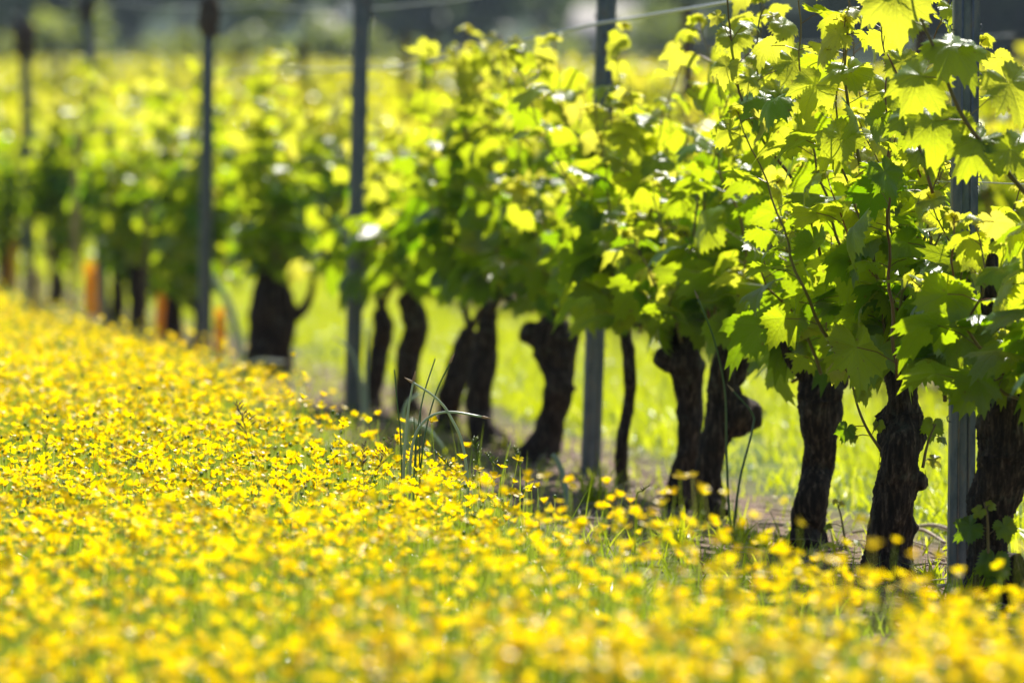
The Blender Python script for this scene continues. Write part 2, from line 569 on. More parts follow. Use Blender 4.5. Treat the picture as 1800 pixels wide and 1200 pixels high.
def grow_shoot(start, top, lean=(0, 0), lod=0, first=0.1, size=.115, gap=.062, bend=.03, dense=1.0):
    s = Shoot()
    start = np.array(start)
    H = top - start[2]
    p1 = start + ALONG * lean[0] + ACROSS * lean[1]
    p1[2] = top
    j = lambda a: np.array([random.gauss(0, a), random.gauss(0, a), 0])
    path = [start, start * .68 + p1 * .32 + j(bend), start * .36 + p1 * .64 + j(bend), p1 + j(bend * .5)]
    n = max(6, int(H / .03))
    pts = spline(path, n)
    zig = np.array([[(-1) ** (q // 2) * .0025, 0, 0] for q in range(n)])
    pts = pts + zig
    s.cane.tube(pts, np.linspace(.0042, .0013, n), seg=6 if lod == 0 else 4, r=random.random())
    ph = random.uniform(0, 6.28)
    L = np.concatenate([[0], np.cumsum(np.linalg.norm(np.diff(pts, axis=0), axis=1))])
    d = first * random.uniform(.3, 1)
    k_ = 0
    while d < L[-1]:
        f = d / L[-1]
        pos = np.array([np.interp(d, L, pts[:, a]) for a in range(3)])
        a = ph + math.pi * k_ + random.gauss(0, .5)
        out = ACROSS * math.cos(a) + ALONG * math.sin(a)
        sz = size * (1.05 - .52 * max(0, f - .3) / .7) * random.uniform(.75, 1.18)
        young = max(0, (f - .45) / .55) ** 1.3
        s.leaf(pos, out, sz, young)
        if random.random() < .33 * dense and f < .8:
            s.leaf(pos, -out + np.array([random.gauss(0, .5), random.gauss(0, .5), 0]), sz * random.uniform(.45, .7), min(1, young + .25))
        if random.random() < .16 and f > .35:
            tendril(s.ten, pos, -out + UP * random.uniform(0, .8))
        k_ += 1
        d += gap * random.uniform(.75, 1.2) * (1.0 if f < .85 else .6)
    # closed bud leaves at the very tip
    tip = pts[-1]
    for q in range(3):
        s.leaf(tip, np.array([random.gauss(0, 1), random.gauss(0, 1), .8]), size * .28, .95, petlen=.012)
    return s


def trunk_tube(b, path, seg=34, step=.006, ridge=.10, seed=0, cap=True):
    "path rows: x, y, z, radius. Gnarled: lengthwise ridges that wander, knots, flaking steps"
    rs = np.random.default_rng(seed)
    p = np.asarray(path, float)
    L = np.sum(np.linalg.norm(np.diff(p[:, :3], axis=0), axis=1))
    n = max(8, int(L / step))
    S = spline(p, n)
    pts, rad = S[:, :3], np.clip(S[:, 3], .003, 1)
    d = np.gradient(pts, axis=0)
    d /= np.linalg.norm(d, axis=1)[:, None] + 1e-12
    a = np.cross(d, np.array([.15, 1.0, .1]))
    a /= np.linalg.norm(a, axis=1)[:, None]
    bb = np.cross(d, a)
    th = np.arange(seg) / seg * 2 * np.pi
    s = np.linspace(0, L, n)[:, None]
    T = th[None] + .6 * np.sin(s * 9 + rs.uniform(0, 6)) + s * rs.uniform(-4, 4)
    disp = np.zeros((n, seg))
    for m, amp in ((3, .10), (5, .07), (9, .06), (14, .05)):
        disp += amp * (np.abs(np.sin(m * T / 2 * 1.0 + rs.uniform(0, 6) + 1.2 * np.sin(s * rs.uniform(12, 40) + rs.uniform(0, 6)))) - .6)
    for m, q, amp in ((1, 14, .10), (2, 31, .07), (3, 55, .05), (4, 90, .03)):
        disp += amp * np.sin(m * T + rs.uniform(0, 6)) * np.sin(s * q + rs.uniform(0, 6))
    for _ in range(int(5 + L * 14)):   # knots
        s0, t0, w = rs.uniform(0, L), rs.uniform(0, 6.28), rs.uniform(.006, .022)
        dt = np.angle(np.exp(1j * (th[None] - t0))) * rad[:, None]
        disp += rs.uniform(.08, .28) * np.exp(-((s - s0) ** 2 + dt ** 2) / w ** 2)
    disp += rs.normal(0, .018, (n, seg))
    RR = rad[:, None] * (1 + disp * (ridge / .10))
    V = pts[:, None] + RR[..., None] * (np.cos(th)[None, :, None] * a[:, None] + np.sin(th)[None, :, None] * bb[:, None])
    i = np.arange(n - 1)[:, None] * seg
    j = np.arange(seg)[None]
    j2 = (j + 1) % seg
    f = np.stack([i + j, i + j2, i + seg + j2, i + seg + j], -1).reshape(-1, 4)
    V = np.vstack([V.reshape(-1, 3), pts[:1] - d[:1] * rad[0] * .3, pts[-1:] + d[-1:] * rad[-1] * .4])
    f3 = []
    for q in range(seg):
        f3.append((n * seg, (q + 1) % seg, q))
        f3.append((n * seg + 1, (n - 1) * seg + q, (n - 1) * seg + (q + 1) % seg))
    b.add(V, f3, f, None, rs.random())


def px_path(rows, depth, ground=True, wob=.02, seed=0):
    "rows (x px, y px, r px) at the vine's distance -> world path with some play in depth"
    rs = np.random.default_rng(seed)
    sc = depth / F_PX
    out = []
    for i, (x, y, r) in enumerate(rows):
        P = pix(x, y, depth + (rs.normal(0, wob) if i else 0))
        out.append([P[0], P[1], P[2], r * sc])
    if ground:
        b0 = out[0]
        zb = gz(b0[0], b0[1])
        out[0] = [b0[0], b0[1], zb - .015, b0[3] * 1.12]
    return out


# bark splinters: thin flakes that break the trunk's outline
def flakes(b, path, count, seed):
    rs = np.random.default_rng(seed)
    p = spline(np.asarray(path, float), 60)
    for _ in range(count):
        q = rs.integers(4, 58)
        c, r = p[q, :3], p[q, 3]
        a = rs.uniform(0, 6.28)
        o = np.array([math.cos(a), math.sin(a), 0])
        L = rs.uniform(.008, .03)
        w = rs.uniform(.001, .003)
        t = np.array([-o[1], o[0], 0])
        base = c + o * r * .97
        tip = base + UP * L * rs.choice([-1, 1]) + o * rs.uniform(.001, .006) + t * rs.normal(0, .004)
        b.add([base - t * w, base + t * w, tip, base - o * .002], [(0, 1, 2), (0, 2, 3), (1, 3, 2)], None, None, rs.random())


# ------------------------------------------------------------------ first row of vines
# trunk outlines: each vine is a list of limbs, a limb a list of (x, y, radius) in photo pixels at the vine's own distance
VINES = [
    dict(base=(1955, 1130), label='grape vine past the right edge, only its leafy shoots reaching in', top=.93,
         limbs=[[(1955, 1130, 45), (1950, 1000, 38), (1965, 850, 40), (1960, 700, 42), (1950, 640, 30)]]),
    dict(base=(1745, 1070), label='thick dark vine at the right edge with leaf suckers at its foot', top=.94,
         limbs=[[(1742, 1075, 50), (1741, 1010, 42), (1740, 950, 36), (1742, 900, 38), (1753, 850, 44), (1764, 800, 52), (1774, 740, 56), (1782, 685, 46), (1788, 650, 34)],
                [(1775, 1085, 30), (1790, 1040, 26), (1770, 980, 24)],
                [(1782, 690, 30), (1762, 620, 24), (1748, 560, 20), (1738, 500, 15), (1745, 450, 9)],
                [(1790, 690, 30), (1840, 630, 24), (1870, 560, 14)]]),
    dict(base=(1565, 985), label='shaggy dark vine trunk with a pointed knot, just left of the near steel post', top=1.06,
         limbs=[[(1562, 992, 43), (1560, 960, 40), (1568, 900, 36), (1576, 850, 36), (1579, 800, 33), (1586, 760, 38), (1588, 735, 39), (1588, 708, 25), (1583, 668, 25), (1580, 640, 28), (1583, 600, 26)],
                [(1590, 850, 24), (1612, 843, 17), (1624, 838, 8)],
                [(1582, 640, 24), (1560, 615, 16), (1545, 590, 10), (1538, 550, 5)],
                [(1583, 610, 24), (1598, 560, 18), (1606, 500, 12), (1610, 440, 6)],
                [(1588, 680, 20), (1608, 650, 12), (1622, 610, 6)]]),
    dict(base=(1418, 975), label='grooved vine trunk with swollen rounded foot and a wide head, third trunk from the right', top=1.08,
         limbs=[[(1414, 982, 34), (1416, 955, 38), (1420, 925, 31), (1428, 875, 28), (1436, 825, 27), (1442, 780, 28), (1441, 735, 37), (1443, 702, 39), (1444, 680, 36), (1440, 655, 28)],
                [(1440, 680, 24), (1415, 655, 17), (1392, 632, 11), (1378, 600, 6)],
                [(1450, 680, 24), (1480, 652, 15), (1512, 625, 8)]]),
    dict(base=(1247, 930), label='dark vine trunk carrying a big round burl on its right side', top=1.04,
         limbs=[[(1250, 940, 31), (1248, 905, 27), (1247, 860, 25), (1249, 815, 23), (1255, 780, 23), (1265, 745, 28), (1273, 710, 31), (1268, 670, 24), (1272, 630, 18), (1282, 590, 12)],
                [(1268, 735, 28), (1294, 732, 36), (1320, 724, 26), (1336, 717, 10)],
                [(1262, 700, 24), (1290, 660, 20), (1312, 620, 12)]]),
    dict(base=(1197, 893), label='vine trunk with a left pointing stub of a head, touching the burled trunk', top=1.06,
         limbs=[[(1190, 900, 26), (1193, 875, 23), (1201, 835, 22), (1209, 792, 19), (1212, 750, 21), (1212, 708, 22), (1210, 667, 25), (1203, 635, 30), (1200, 610, 28), (1190, 580, 16)],
                [(1200, 640, 26), (1172, 632, 22), (1156, 622, 14)]]),
    dict(base=(1098, 852), label='thin young vine stem no thicker than a wrist between two old trunks', top=1.08,
         limbs=[[(1099, 862, 10), (1093, 830, 11), (1093, 790, 10), (1100, 740, 10), (1107, 700, 10), (1106, 660, 10), (1103, 620, 10), (1098, 570, 8)]]),
    dict(base=(950, 812), label='vine trunk leaning right with a blunt arm stretched left, near the pale post', top=1.0,
         limbs=[[(943, 822, 36), (952, 790, 31), (968, 750, 25), (977, 717, 23), (982, 683, 25), (982, 650, 28), (976, 617, 34), (968, 590, 36), (970, 562, 24)],
                [(965, 600, 30), (938, 588, 22), (920, 582, 16)]]),
    dict(base=(860, 797), label='upright vine trunk with swollen foot, touching a slanting trunk', top=1.08,
         limbs=[[(862, 805, 30), (860, 783, 31), (848, 750, 24), (843, 717, 21), (845, 683, 21), (850, 650, 22), (853, 617, 21), (858, 583, 18), (862, 550, 13)]]),
    dict(base=(783, 785), label='vine trunk slanting up to the right until it meets the upright trunk beside it', top=1.02,
         limbs=[[(778, 790, 27), (784, 760, 23), (788, 717, 20), (797, 683, 20), (806, 650, 20), (816, 615, 19), (826, 580, 15)]]),
    dict(base=(716, 748), label='vine trunk bulging at the foot, behind the pale bent garlic stalks', top=.86,
         limbs=[[(722, 755, 27), (718, 735, 26), (712, 710, 18), (714, 680, 20), (716, 650, 19), (722, 617, 21), (730, 583, 22), (725, 550, 22), (712, 520, 16)]]),
    dict(base=(655, 722), label='narrow vine trunk close on the right of the second dark post', top=.84,
         limbs=[[(652, 728, 18), (655, 690, 15), (662, 650, 16), (668, 610, 17), (674, 575, 17), (670, 545, 12)]]),
    dict(base=(475, 658), label='broad black double vine trunk standing alone in the gap left of the second dark post', top=1.10,
         limbs=[[(460, 664, 30), (460, 620, 26), (462, 580, 26), (466, 540, 25), (471, 505, 22), (470, 470, 14)],
                [(490, 664, 30), (491, 620, 25), (494, 580, 25), (494, 545, 24), (490, 510, 20), (488, 475, 12)],
                [(508, 560, 13), (530, 545, 9), (546, 520, 6), (552, 480, 4)]]),
    dict(base=(352, 606), label='dark vine trunk right behind the blurred post with the orange guard', top=1.06,
         limbs=[[(350, 612, 13), (354, 570, 12), (350, 530, 13), (348, 490, 12)]]),
    dict(base=(305, 590), label='black vine trunk right of the tallest orange tree guard', top=1.10,
         limbs=[[(305, 600, 17), (306, 550, 15), (310, 510, 15), (314, 470, 14)]]),
    dict(base=(243, 570), label='blurred dark vine trunk behind the dark seeding weed stalk', top=1.08,
         limbs=[[(242, 580, 15), (242, 530, 14), (240, 490, 14), (240, 450, 12)]]),
    dict(base=(204, 560), label='blurred dark vine trunk between a leaning post and the seeding weed stalk', top=1.12,
         limbs=[[(205, 566, 13), (207, 520, 12), (206, 480, 13), (208, 440, 11)]]),
    dict(base=(102, 528), label='blurred dark vine trunk left of the tall beige weed', top=1.13,
         limbs=[[(102, 536, 14), (100, 500, 13), (98, 460, 13), (100, 425, 11)]]),
    dict(base=(10, 500), label='blurred dark vine trunk at the left edge of the photo', top=1.13,
         limbs=[[(8, 508, 14), (8, 470, 13), (6, 435, 12), (8, 400, 11)]]),
]
ROWGROUP = 'old grape vines of the first row'

for vi, V_ in enumerate(VINES):
    bx, by = V_['base']
    depth = row_depth(bx, by)
    base = pix(bx, by, depth)
    base[2] = gz(base[0], base[1])
    hi = depth < 20.5
    lod = 0 if depth < 20.5 else 1
    root = empty('grape_vine', base, V_['label'], 'grape vine', ROWGROUP)
    tb = MB()
    seg = 44 if depth < 20 else (26 if depth < 26 else 14)
    for li, limb in enumerate(V_['limbs']):
        path = px_path(limb, depth, ground=(limb[0][1] >= by - 5), wob=.012, seed=vi * 7 + li)
        trunk_tube(tb, path, seg=seg, step=.004 if depth < 20 else .012, seed=vi * 31 + li, ridge=.12)
        if depth < 18:
            flakes(tb, path, 60 if li == 0 else 20, vi * 31 + li)
    tb.build('trunk', M['bark'], root, base)
    # shoots start on the head and on the two short arms along the wire
    head = px_path([V_['limbs'][0][-1]], depth, ground=False)[0]
    nsh = 15 if depth < 20.5 else 16
    for q in range(nsh):
        f = (q + .5) / nsh * 2 - 1
        st = np.array([head[0], head[1], head[2] + .01]) + ALONG * f * .46 + ACROSS * random.gauss(0, .055)
        st[2] = max(.44, min(.54, head[2])) + random.uniform(-.04, .06) - (.05 if vi in (1, 2, 3, 12) else 0)
        top = V_['top'] * (random.uniform(.76, .97) if random.random() < .76 or vi < 2 else random.uniform(1.04, 1.17))
        if vi in (2, 3) and random.random() < .14:
            top = V_['top'] * random.uniform(1.1, 1.3)
        elif random.random() < .28:
            top = V_['top'] * random.uniform(.52, .7)
        s = grow_shoot(st, top, (random.gauss(0, .10), random.gauss(0, .09)), lod, first=.05,
                       size=random.uniform(.115, .155), gap=.064 if depth < 20.5 else .052, dense=1.0)
        s.build(root, base, lod)
    if depth > 28:        # the far vines of the row carry low leafy suckers
        for q in range(6):
            st = np.array([base[0], base[1], base[2] + random.uniform(.18, .34)]) + ALONG * random.uniform(-.5, .5) + ACROSS * random.gauss(0, .05)
            grow_shoot(st, st[2] + random.uniform(.15, .28), (random.gauss(0, .08), random.gauss(0, .08)), 1, first=.02, size=.12, gap=.045).build(root, base, 1)
    # short arm wood
    ab = MB()
    for sgn in (-1, 1):
        p0 = np.array(head[:3])
        p2 = p0 + ALONG * sgn * .42
        p2[2] = .45 + random.uniform(-.02, .03)
        p1 = (p0 + p2) / 2 + UP * random.uniform(-.01, .04)
        trunk_tube(ab, [[*p0, .012], [*p1, .009], [*p2, .006]], seg=10, step=.012, seed=vi * 5 + sgn + 2, ridge=.12)
    ab.build('old_cane', M['bark'], root, base)
    V_['root'], V_['pos'], V_['depth'] = root, base, depth


def px_shoot(root, origin, depth, pts, leaves, rpx=3.0, name='shoot', lod=0):
    "a shoot traced by its joints, leaves = (x, y, leaf size m, normal, tip direction, random)"
    s = Shoot()
    P = np.array([pix(x, y, depth) for x, y in pts])
    n = 18
    S = spline(P, n)
    sc = depth / F_PX
    s.cane.tube(S, np.linspace(rpx, rpx * .45, n) * sc, seg=7, r=random.random())
    for (x, y, size, nr, tip, rn) in leaves:
        c = pix(x, y, depth + random.uniform(-.02, .02))
        q = np.argmin(np.linalg.norm(S - c, axis=1))
        q = max(0, q - 1)
        mid = (S[q] + c) / 2 + UP * .004
        s.pet.tube([S[q], mid, c], .0010, seg=4, cap=False)
        s.leaves.append(leaf_mat(c, nr, tip, size * .88))
        s.rn.append(rn)
    return s.build(root, origin, lod, name)


def vine(k_):
    return VINES[k_]['root'], VINES[k_]['pos'], VINES[k_]['depth']


# suckers and the shoots that stand out in the photo
r_, o_, d_ = vine(2)
px_shoot(r_, o_, d_ - .05, [(1548, 790), (1525, 755), (1508, 715), (1495, 665), (1480, 640)],
         [(1472, 650, .055, (-.3, -.8, .4), (-.5, 0, -1), .9), (1515, 690, .05, (.2, -.9, .5), (.4, 0, -1), .6), (1500, 768, .03, (-.5, -.8, .3), (-.8, 0, -1), .5),
          (1545, 745, .035, (.1, -.9, .3), (.2, 0, -1), .6), (1490, 640, .028, (0, -.5, .8), (-.6, 0, .6), .95), (1488, 755, .055, (-.1, -1, .1), (-.3, 0, -1), .1)])
px_shoot(r_, o_, d_ - .05, [(1622, 822), (1628, 790), (1636, 765), (1645, 745)],
         [(1640, 808, .042, (.2, -.8, .5), (.7, 0, -.5), .85), (1655, 770, .035, (.3, -.5, .8), (.8, 0, -.3), .35), (1640, 745, .06, (0, -.9, .4), (-.1, 0, -1), .35)])
r_, o_, d_ = vine(1)
px_shoot(r_, o_, d_ - .10, [(1738, 1010), (1737, 960), (1736, 915), (1733, 895), (1730, 882)],
         [(1706, 925, .075, (-.3, -.9, .45), (-.7, 0, -.5), .12), (1765, 925, .062, (.25, -.9, .3), (.35, 0, -1), .3), (1748, 985, .085, (0, -.95, .35), (-.1, 0, -1), .25),
          (1722, 897, .035, (-.2, -.9, .3), (-.6, 0, -.6), .6), (1741, 888, .03, (.2, -.8, .5), (.5, 0, .3), .7), (1752, 1010, .05, (.5, -.7, .4), (.4, 0, -1), .5)], rpx=3.2)
r_, o_, d_ = vine(3)
px_shoot(r_, o_, d_ - .22, [(1487, 965), (1484, 940), (1478, 905), (1472, 886)],
         [(1462, 958, .075, (.1, .2, 1), (-.9, -.3, -.25), 1.0), (1505, 952, .03, (.2, -.4, .8), (.8, 0, -.2), .3), (1457, 922, .03, (-.2, -.5, .8), (-.8, 0, .1), .2),
          (1480, 886, .02, (.3, -.8, .2), (.4, 0, 1), .95), (1468, 882, .018, (-.3, -.8, .2), (-.4, 0, 1), .95)], rpx=2.6)
# big front shoots of the cut-off vine crossing the upper right corner, and loose tall tips
r_, o_, d_ = vine(0)
px_shoot(r_, o_, 13.35, [(1830, 370), (1790, 325), (1745, 272), (1705, 225), (1680, 180), (1660, 130), (1640, 80), (1618, 30), (1605, -30)],
         [(1672, 82, .16, (.05, -.6, .8), (.45, -.1, -1), .5), (1620, 135, .16, (-.25, -.75, .4), (-.3, .1, -1), .65), (1640, 215, .14, (-.1, -.8, .5), (.1, 0, -1), .55), (1700, 70, .05, (.2, -.1, 1), (1, -.1, -.2), .3), (1690, 215, .07, (.3, -.8, .3), (.2, 0, -1), .6),
          (1772, 150, .15, (.3, -.8, .45), (.4, .1, -1), .72), (1722, 250, .15, (-.1, -.8, .5), (-.5, 0, -1), .55), (1775, 262, .13, (.2, -.8, .5), (.5, 0, -1), .55),
          (1610, 40, .07, (-.4, -.5, .8), (-.8, 0, -.5), .8), (1575, -10, .17, (-.2, -.75, .35), (.1, 0, -1), .75)], rpx=5.0)
r_, o_, d_ = vine(1)
px_shoot(r_, o_, 13.7, [(1640, 340), (1620, 275), (1598, 200), (1585, 150), (1560, 95)],
         [(1600, 205, .12, (-.1, -.7, .6), (-.1, 0, -1), .45), (1585, 110, .10, (.1, -.8, .5), (.1, 0, -1), .7), (1620, 260, .11, (.2, -.6, .6), (.3, 0, -1), .5)], rpx=3.4)
r_, o_, d_ = vine(2)
px_shoot(r_, o_, 14.5, [(1512, 290), (1503, 245), (1492, 190), (1485, 130), (1488, 80), (1492, 30), (1494, -15)],
         [(1476, 62, .085, (-.2, -.8, .4), (-1, 0, -.2), .85), (1492, 122, .125, (.05, -.6, .8), (.15, -.1, -1), .6), (1560, 150, .12, (.1, -.8, .5), (.2, 0, -1), .7), (1435, 150, .13, (-.2, -.85, .4), (-.4, 0, -1), .72), (1498, 20, .05, (.2, -.5, .8), (.7, 0, -.4), .95),
          (1478, 240, .13, (-.25, -.75, .5), (-.7, .1, -.9), .6), (1500, 18, .045, (-.3, -.6, .7), (-.8, 0, -.1), .95), (1470, 260, .11, (-.3, -.7, .3), (-.9, 0, -.6), .55)], rpx=3.6)
r_, o_, d_ = vine(3)
px_shoot(r_, o_, 15.0, [(1455, 560), (1448, 480), (1430, 400), (1400, 325), (1370, 285), (1345, 250), (1322, 215), (1300, 165), (1288, 90), (1280, 20), (1278, -20)],
         [(1290, 62, .10, (-.05, -.75, .6), (.1, 0, -1), .75), (1312, 40, .06, (.1, -.3, .95), (.8, -.1, -.3), .5), (1262, 30, .05, (-.3, -.7, .5), (-.6, 0, -.6), .9), (1278, 118, .085, (-.4, -.7, .3), (-.3, 0, -1), .8), (1318, 138, .075, (.3, -.8, .4), (.5, 0, -.7), .8),
          (1345, 175, .15, (.05, -.55, .8), (-.1, -.2, -1), .12), (1395, 110, .14, (.15, -.8, .5), (.4, 0, -1), .72), (1372, 165, .12, (-.1, -.8, .5), (-.3, 0, -1), .75), (1350, 225, .10, (-.2, -.8, .4), (-.2, 0, -1), .6), (1312, 200, .08, (-.2, -.8, .5), (.1, 0, -1), .6),
          (1378, 45, .085, (.3, -.7, .6), (.5, 0, -.9), .8)], rpx=3.6)
px_shoot(r_, o_, 15.2, [(1345, 250), (1335, 170), (1331, 100), (1334, 40), (1345, 10)],
         [(1360, 30, .05, (.3, -.6, .7), (.8, 0, -.4), .95), (1330, 100, .07, (.3, -.5, .8), (.6, 0, -.5), .7), (1360, 120, .09, (.2, -.8, .4), (.3, 0, -1), .7)], rpx=2.6)
r_, o_, d_ = vine(7)
px_shoot(r_, o_, 19.3, [(930, 260), (905, 200), (893, 150), (886, 110), (880, 60)],
         [(872, 78, .06, (-.3, -.7, .5), (-.3, 0, -1), .9), (905, 72, .05, (.3, -.7, .5), (.4, 0, -1), .9), (890, 105, .085, (0, -.9, .4), (0, 0, -1), .75), (866, 60, .04, (-.3, -.5, .7), (-.9, 0, -.1), 1.0),
          (905, 150, .09, (.2, -.9, .3), (.2, 0, -1), .6)], rpx=2.2)
r_, o_, d_ = vine(8)
px_shoot(r_, o_, 20.6, [(820, 250), (812, 200), (806, 150), (800, 95)],
         [(797, 90, .045, (-.2, -.7, .5), (-.8, 0, -.2), .95), (805, 110, .08, (.1, -.9, .3), (.1, 0, -1), .85), (818, 140, .08, (.2, -.9, .3), (.2, 0, -1), .8), (828, 170, .09, (.2, -.9, .3), (.2, 0, -1), .7)], rpx=2.2)

# ------------------------------------------------------------------ vines behind and far along: five shared meshes
far_kinds = []
for q in range(6):
    tb, fb, cb = MB(), MB(), MB()
    lean = random.uniform(-.05, .05)
    trunk_tube(tb, [[0, 0, -.03, .045], [lean * .3, .0, .12, .034], [lean, .02, .28, .034], [lean * 1.4, 0, .42, .040], [lean * 1.6, .02, .50, .022]],
               seg=12, step=.02, seed=900 + q, ridge=.12)
    mats, rn = [], []
    for s_i in range(12):
        st = ALONG * random.uniform(-.5, .5) + ACROSS * random.gauss(0, .06)
        st[2] = .46
        top = random.uniform(.92, 1.22)
        l_ = ALONG * random.gauss(0, .08) + ACROSS * random.gauss(0, .09)
        pts = np.array([st + (l_ * f) + UP * (top - .46) * f for f in np.linspace(0, 1, 6)])
        cb.tube(pts, np.linspace(.005, .002, 6), seg=4, cap=False)
        for f in np.arange(-.18, 1.0, .062):
            a = random.uniform(0, 6.28)
            out = ACROSS * math.cos(a) + ALONG * math.sin(a)
            pos = st + l_ * f + UP * (top - .46) * f + out * random.uniform(.03, .10)
            nr = unit(out * random.uniform(.1, .7) + UP * random.uniform(.1, .8) + SUNV * random.uniform(0, .6) + np.array([random.gauss(0, .3) for _ in range(3)]))
            mats.append(leaf_mat(pos, nr, out * .5 - UP * random.uniform(.2, 1.2) + np.array([random.gauss(0, .3) for _ in range(3)]),
                                 random.uniform(.11, .165) * (1 - .45 * max(0, f))))
            rn.append(min(1, max(0, random.gauss(.22 + .62 * max(0, f - .25) / .75, .14))))
    mats, rn = np.array(mats), np.array(rn)
    pk = rng.integers(0, 4, len(mats))
    for w in range(4):
        fb.stamp(LEAF_LO[w], mats[pk == w], rn[pk == w])
    root = empty('grape_vine', (0, 0, 0), 'leafy grape vine in the blurred rows behind the first row', 'grape vine', 'grape vines in the rows behind')
    parts = [tb.build('trunk', M['bark'], root), cb.build('cane_growth', M['cane'], root), fb.build('foliage', M['leaf_far'], root)]
    far_kinds.append((root, parts, fb))

spots = []
for rown in range(0, 22):
    n = ROW + SPACING * rown
    for t in np.arange(12, 250, 1.0):
        tt = t + random.uniform(-.12, .12)
        x, y = nt(n, tt)
        if rown == 0 and y < 42.2:
            continue
        if y > 235 or y < 20:
            continue
        u = x / y * F_PX
        if not -1050 < u < 1050:
            continue
        if random.random() < .04:
            continue
        spots.append((y, x, y, rown))
spots.sort()
N_IND = 280
used = set()
for i, (_, x, y, rw) in enumerate(spots[:N_IND]):
    kd = i % 6 if i >= 6 else i
    kd = random.randrange(6) if i >= 6 else i
    root, parts, _fb = far_kinds[kd]
    loc = (x, y, gz(x, y))
    rz = random.choice([0, math.pi]) + random.gauss(0, .06)
    if i < 6:
        root.location, root.rotation_euler = loc, (0, 0, rz)
        o = root
    else:
        o = copy_tree(root, parts, loc, rz, random.uniform(.93, 1.08))
    nth = ('first', 'second', 'third', 'fourth', 'fifth', 'sixth', 'seventh', 'eighth', 'ninth', 'tenth')[min(rw, 9)]
    o['label'] = 'blurred leafy grape vine in the %s row, seen over the first row' % nth
    o['group'] = 'grape vines of the %s row' % nth
    if rw == 0:
        o['label'] = 'blurred grape vine of the first row, beyond the left edge trunk'
        o['group'] = 'far grape vines of the first row'
sb = MB()
for (_, x, y, rw) in spots[N_IND:]:
    fbk = far_kinds[random.randrange(6)][2]
    VV = np.vstack(fbk.v)
    a = random.choice([0, math.pi])
    c, s = math.cos(a), math.sin(a)
    k_ = random.uniform(.93, 1.1)
    W = VV.copy()
    W[:, 0], W[:, 1] = (VV[:, 0] * c - VV[:, 1] * s) * k_ + x, (VV[:, 0] * s + VV[:, 1] * c) * k_ + y
    W[:, 2] = VV[:, 2] * k_ + gz(x, y)
    sb.add(W, np.vstack(fbk.f3), None, np.vstack(fbk.uv), np.concatenate(fbk.r))
tag(sb.build('distant_vines', M['leaf_far']), 'mass of far vine rows fading into yellow green blur', 'vines', kind='stuff')

# ------------------------------------------------------------------ steel posts
def post_mesh(h, w=.050, d=.036, hooks=True):
    "roll-formed trellis post: open C section with lips, wire slots punched along both edges"
    b = MB()
    hk = b                       # the wire hooks are punched out of the same sheet
    t = .003
    prof = [(-w / 2, 0), (w / 2, 0), (w / 2, d), (w / 2 - .012, d), (w / 2 - .012, d - t), (w / 2 - t, d - t), (w / 2 - t, t), (.006, t), (.003, t + .004), (-.003, t + .004), (-.006, t),
            (-w / 2 + t, t), (-w / 2 + t, d - t), (-w / 2 + .012, d - t), (-w / 2 + .012, d), (-w / 2, d)]
    m = len(prof)
    zs = np.linspace(-.25, h, 24)
    V = np.array([(x, y, z) for z in zs for x, y in prof])
    f = []
    for i in range(len(zs) - 1):
        for j in range(m):
            j2 = (j + 1) % m
            f.append((i * m + j, i * m + j2, (i + 1) * m + j2, (i + 1) * m + j))
    b.add(V, None, f, None, .5)
    e = (len(zs) - 1) * m
    capf = [(e + 0, e + 1, e + 6, e + 11), (e + 1, e + 2, e + 5, e + 6), (e + 2, e + 3, e + 4, e + 5), (e + 0, e + 11, e + 12, e + 15), (e + 12, e + 13, e + 14, e + 15)]
    b.add(V[e:] * 1.0, None, np.array(capf) - e, None, .5)
    # the rib pressed into the face
    for x in (-.011, .011):
        b.box((x - .002, -.0025, -.2), (x + .002, .0005, h - .01), .5)
    for z in np.arange(.35, h - .05, .10):
        for s in (-1, 1):
            x = s * w / 2
            hk.tube([(x, .012, z), (x + s * .006, .012, z + .001), (x + s * .008, .012, z + .009), (x + s * .004, .012, z + .013)], .0014, seg=5, r=.5)
    return b, hk


POSTS = [  # base px, lean px over the photo at height y=0, height, label
    ((1692, 1008), (1701, 0), 1.62, 'nearest grey steel post in sharp focus between the two right-hand trunks'),
    ((1040, 800), (1068, 0), 1.62, 'pale blue grey steel post left of the thin young vine stem'),
    ((620, 706), (637, 0), 1.62, 'dark steel post rising bare through the dip in the leaves, left of centre'),
    ((361, 612), (367, 0), 1.62, 'blurred dark post with brown tangle at its top, right of the orange guards'),
    ((184, 560), (152, 0), 1.66, 'blurred dark post leaning left, its top beside the sagging wire'),
    ((52, 520), (43, 25), 1.63, 'blurred post at the far left whose whole top can be seen'),
]
post_tops = []
pb_, hk_ = post_mesh(1.62)
pm = {}
for i, ((bx, by), (tx, ty), h, lab) in enumerate(POSTS):
    dpt = row_depth(bx, by, ROW - (.17 if i in (2, 3, 5) else 0))
    B = pix(bx, by, dpt)
    B[2] = gz(B[0], B[1])
    T = pix(tx, ty, dpt)
    root = empty('trellis_post', B, lab, 'post', 'steel trellis posts of the first row')
    dirv = Vector((T[0] - B[0], random.uniform(-.01, .01), T[2] - B[2])).normalized()
    q = Vector((0, 0, 1)).rotation_difference(dirv)
    root.rotation_euler = (q.to_matrix() @ Matrix.Rotation(TH * .9, 3, 'Z')).to_euler()
    if i == 0:
        pm = (pb_.build('profile', M['steel'], root, smooth_shade=False),)
    else:
        for p in pm:
            c = p.copy()
            scene.collection.objects.link(c)
            c.parent = root
    post_tops.append((B, dirv))

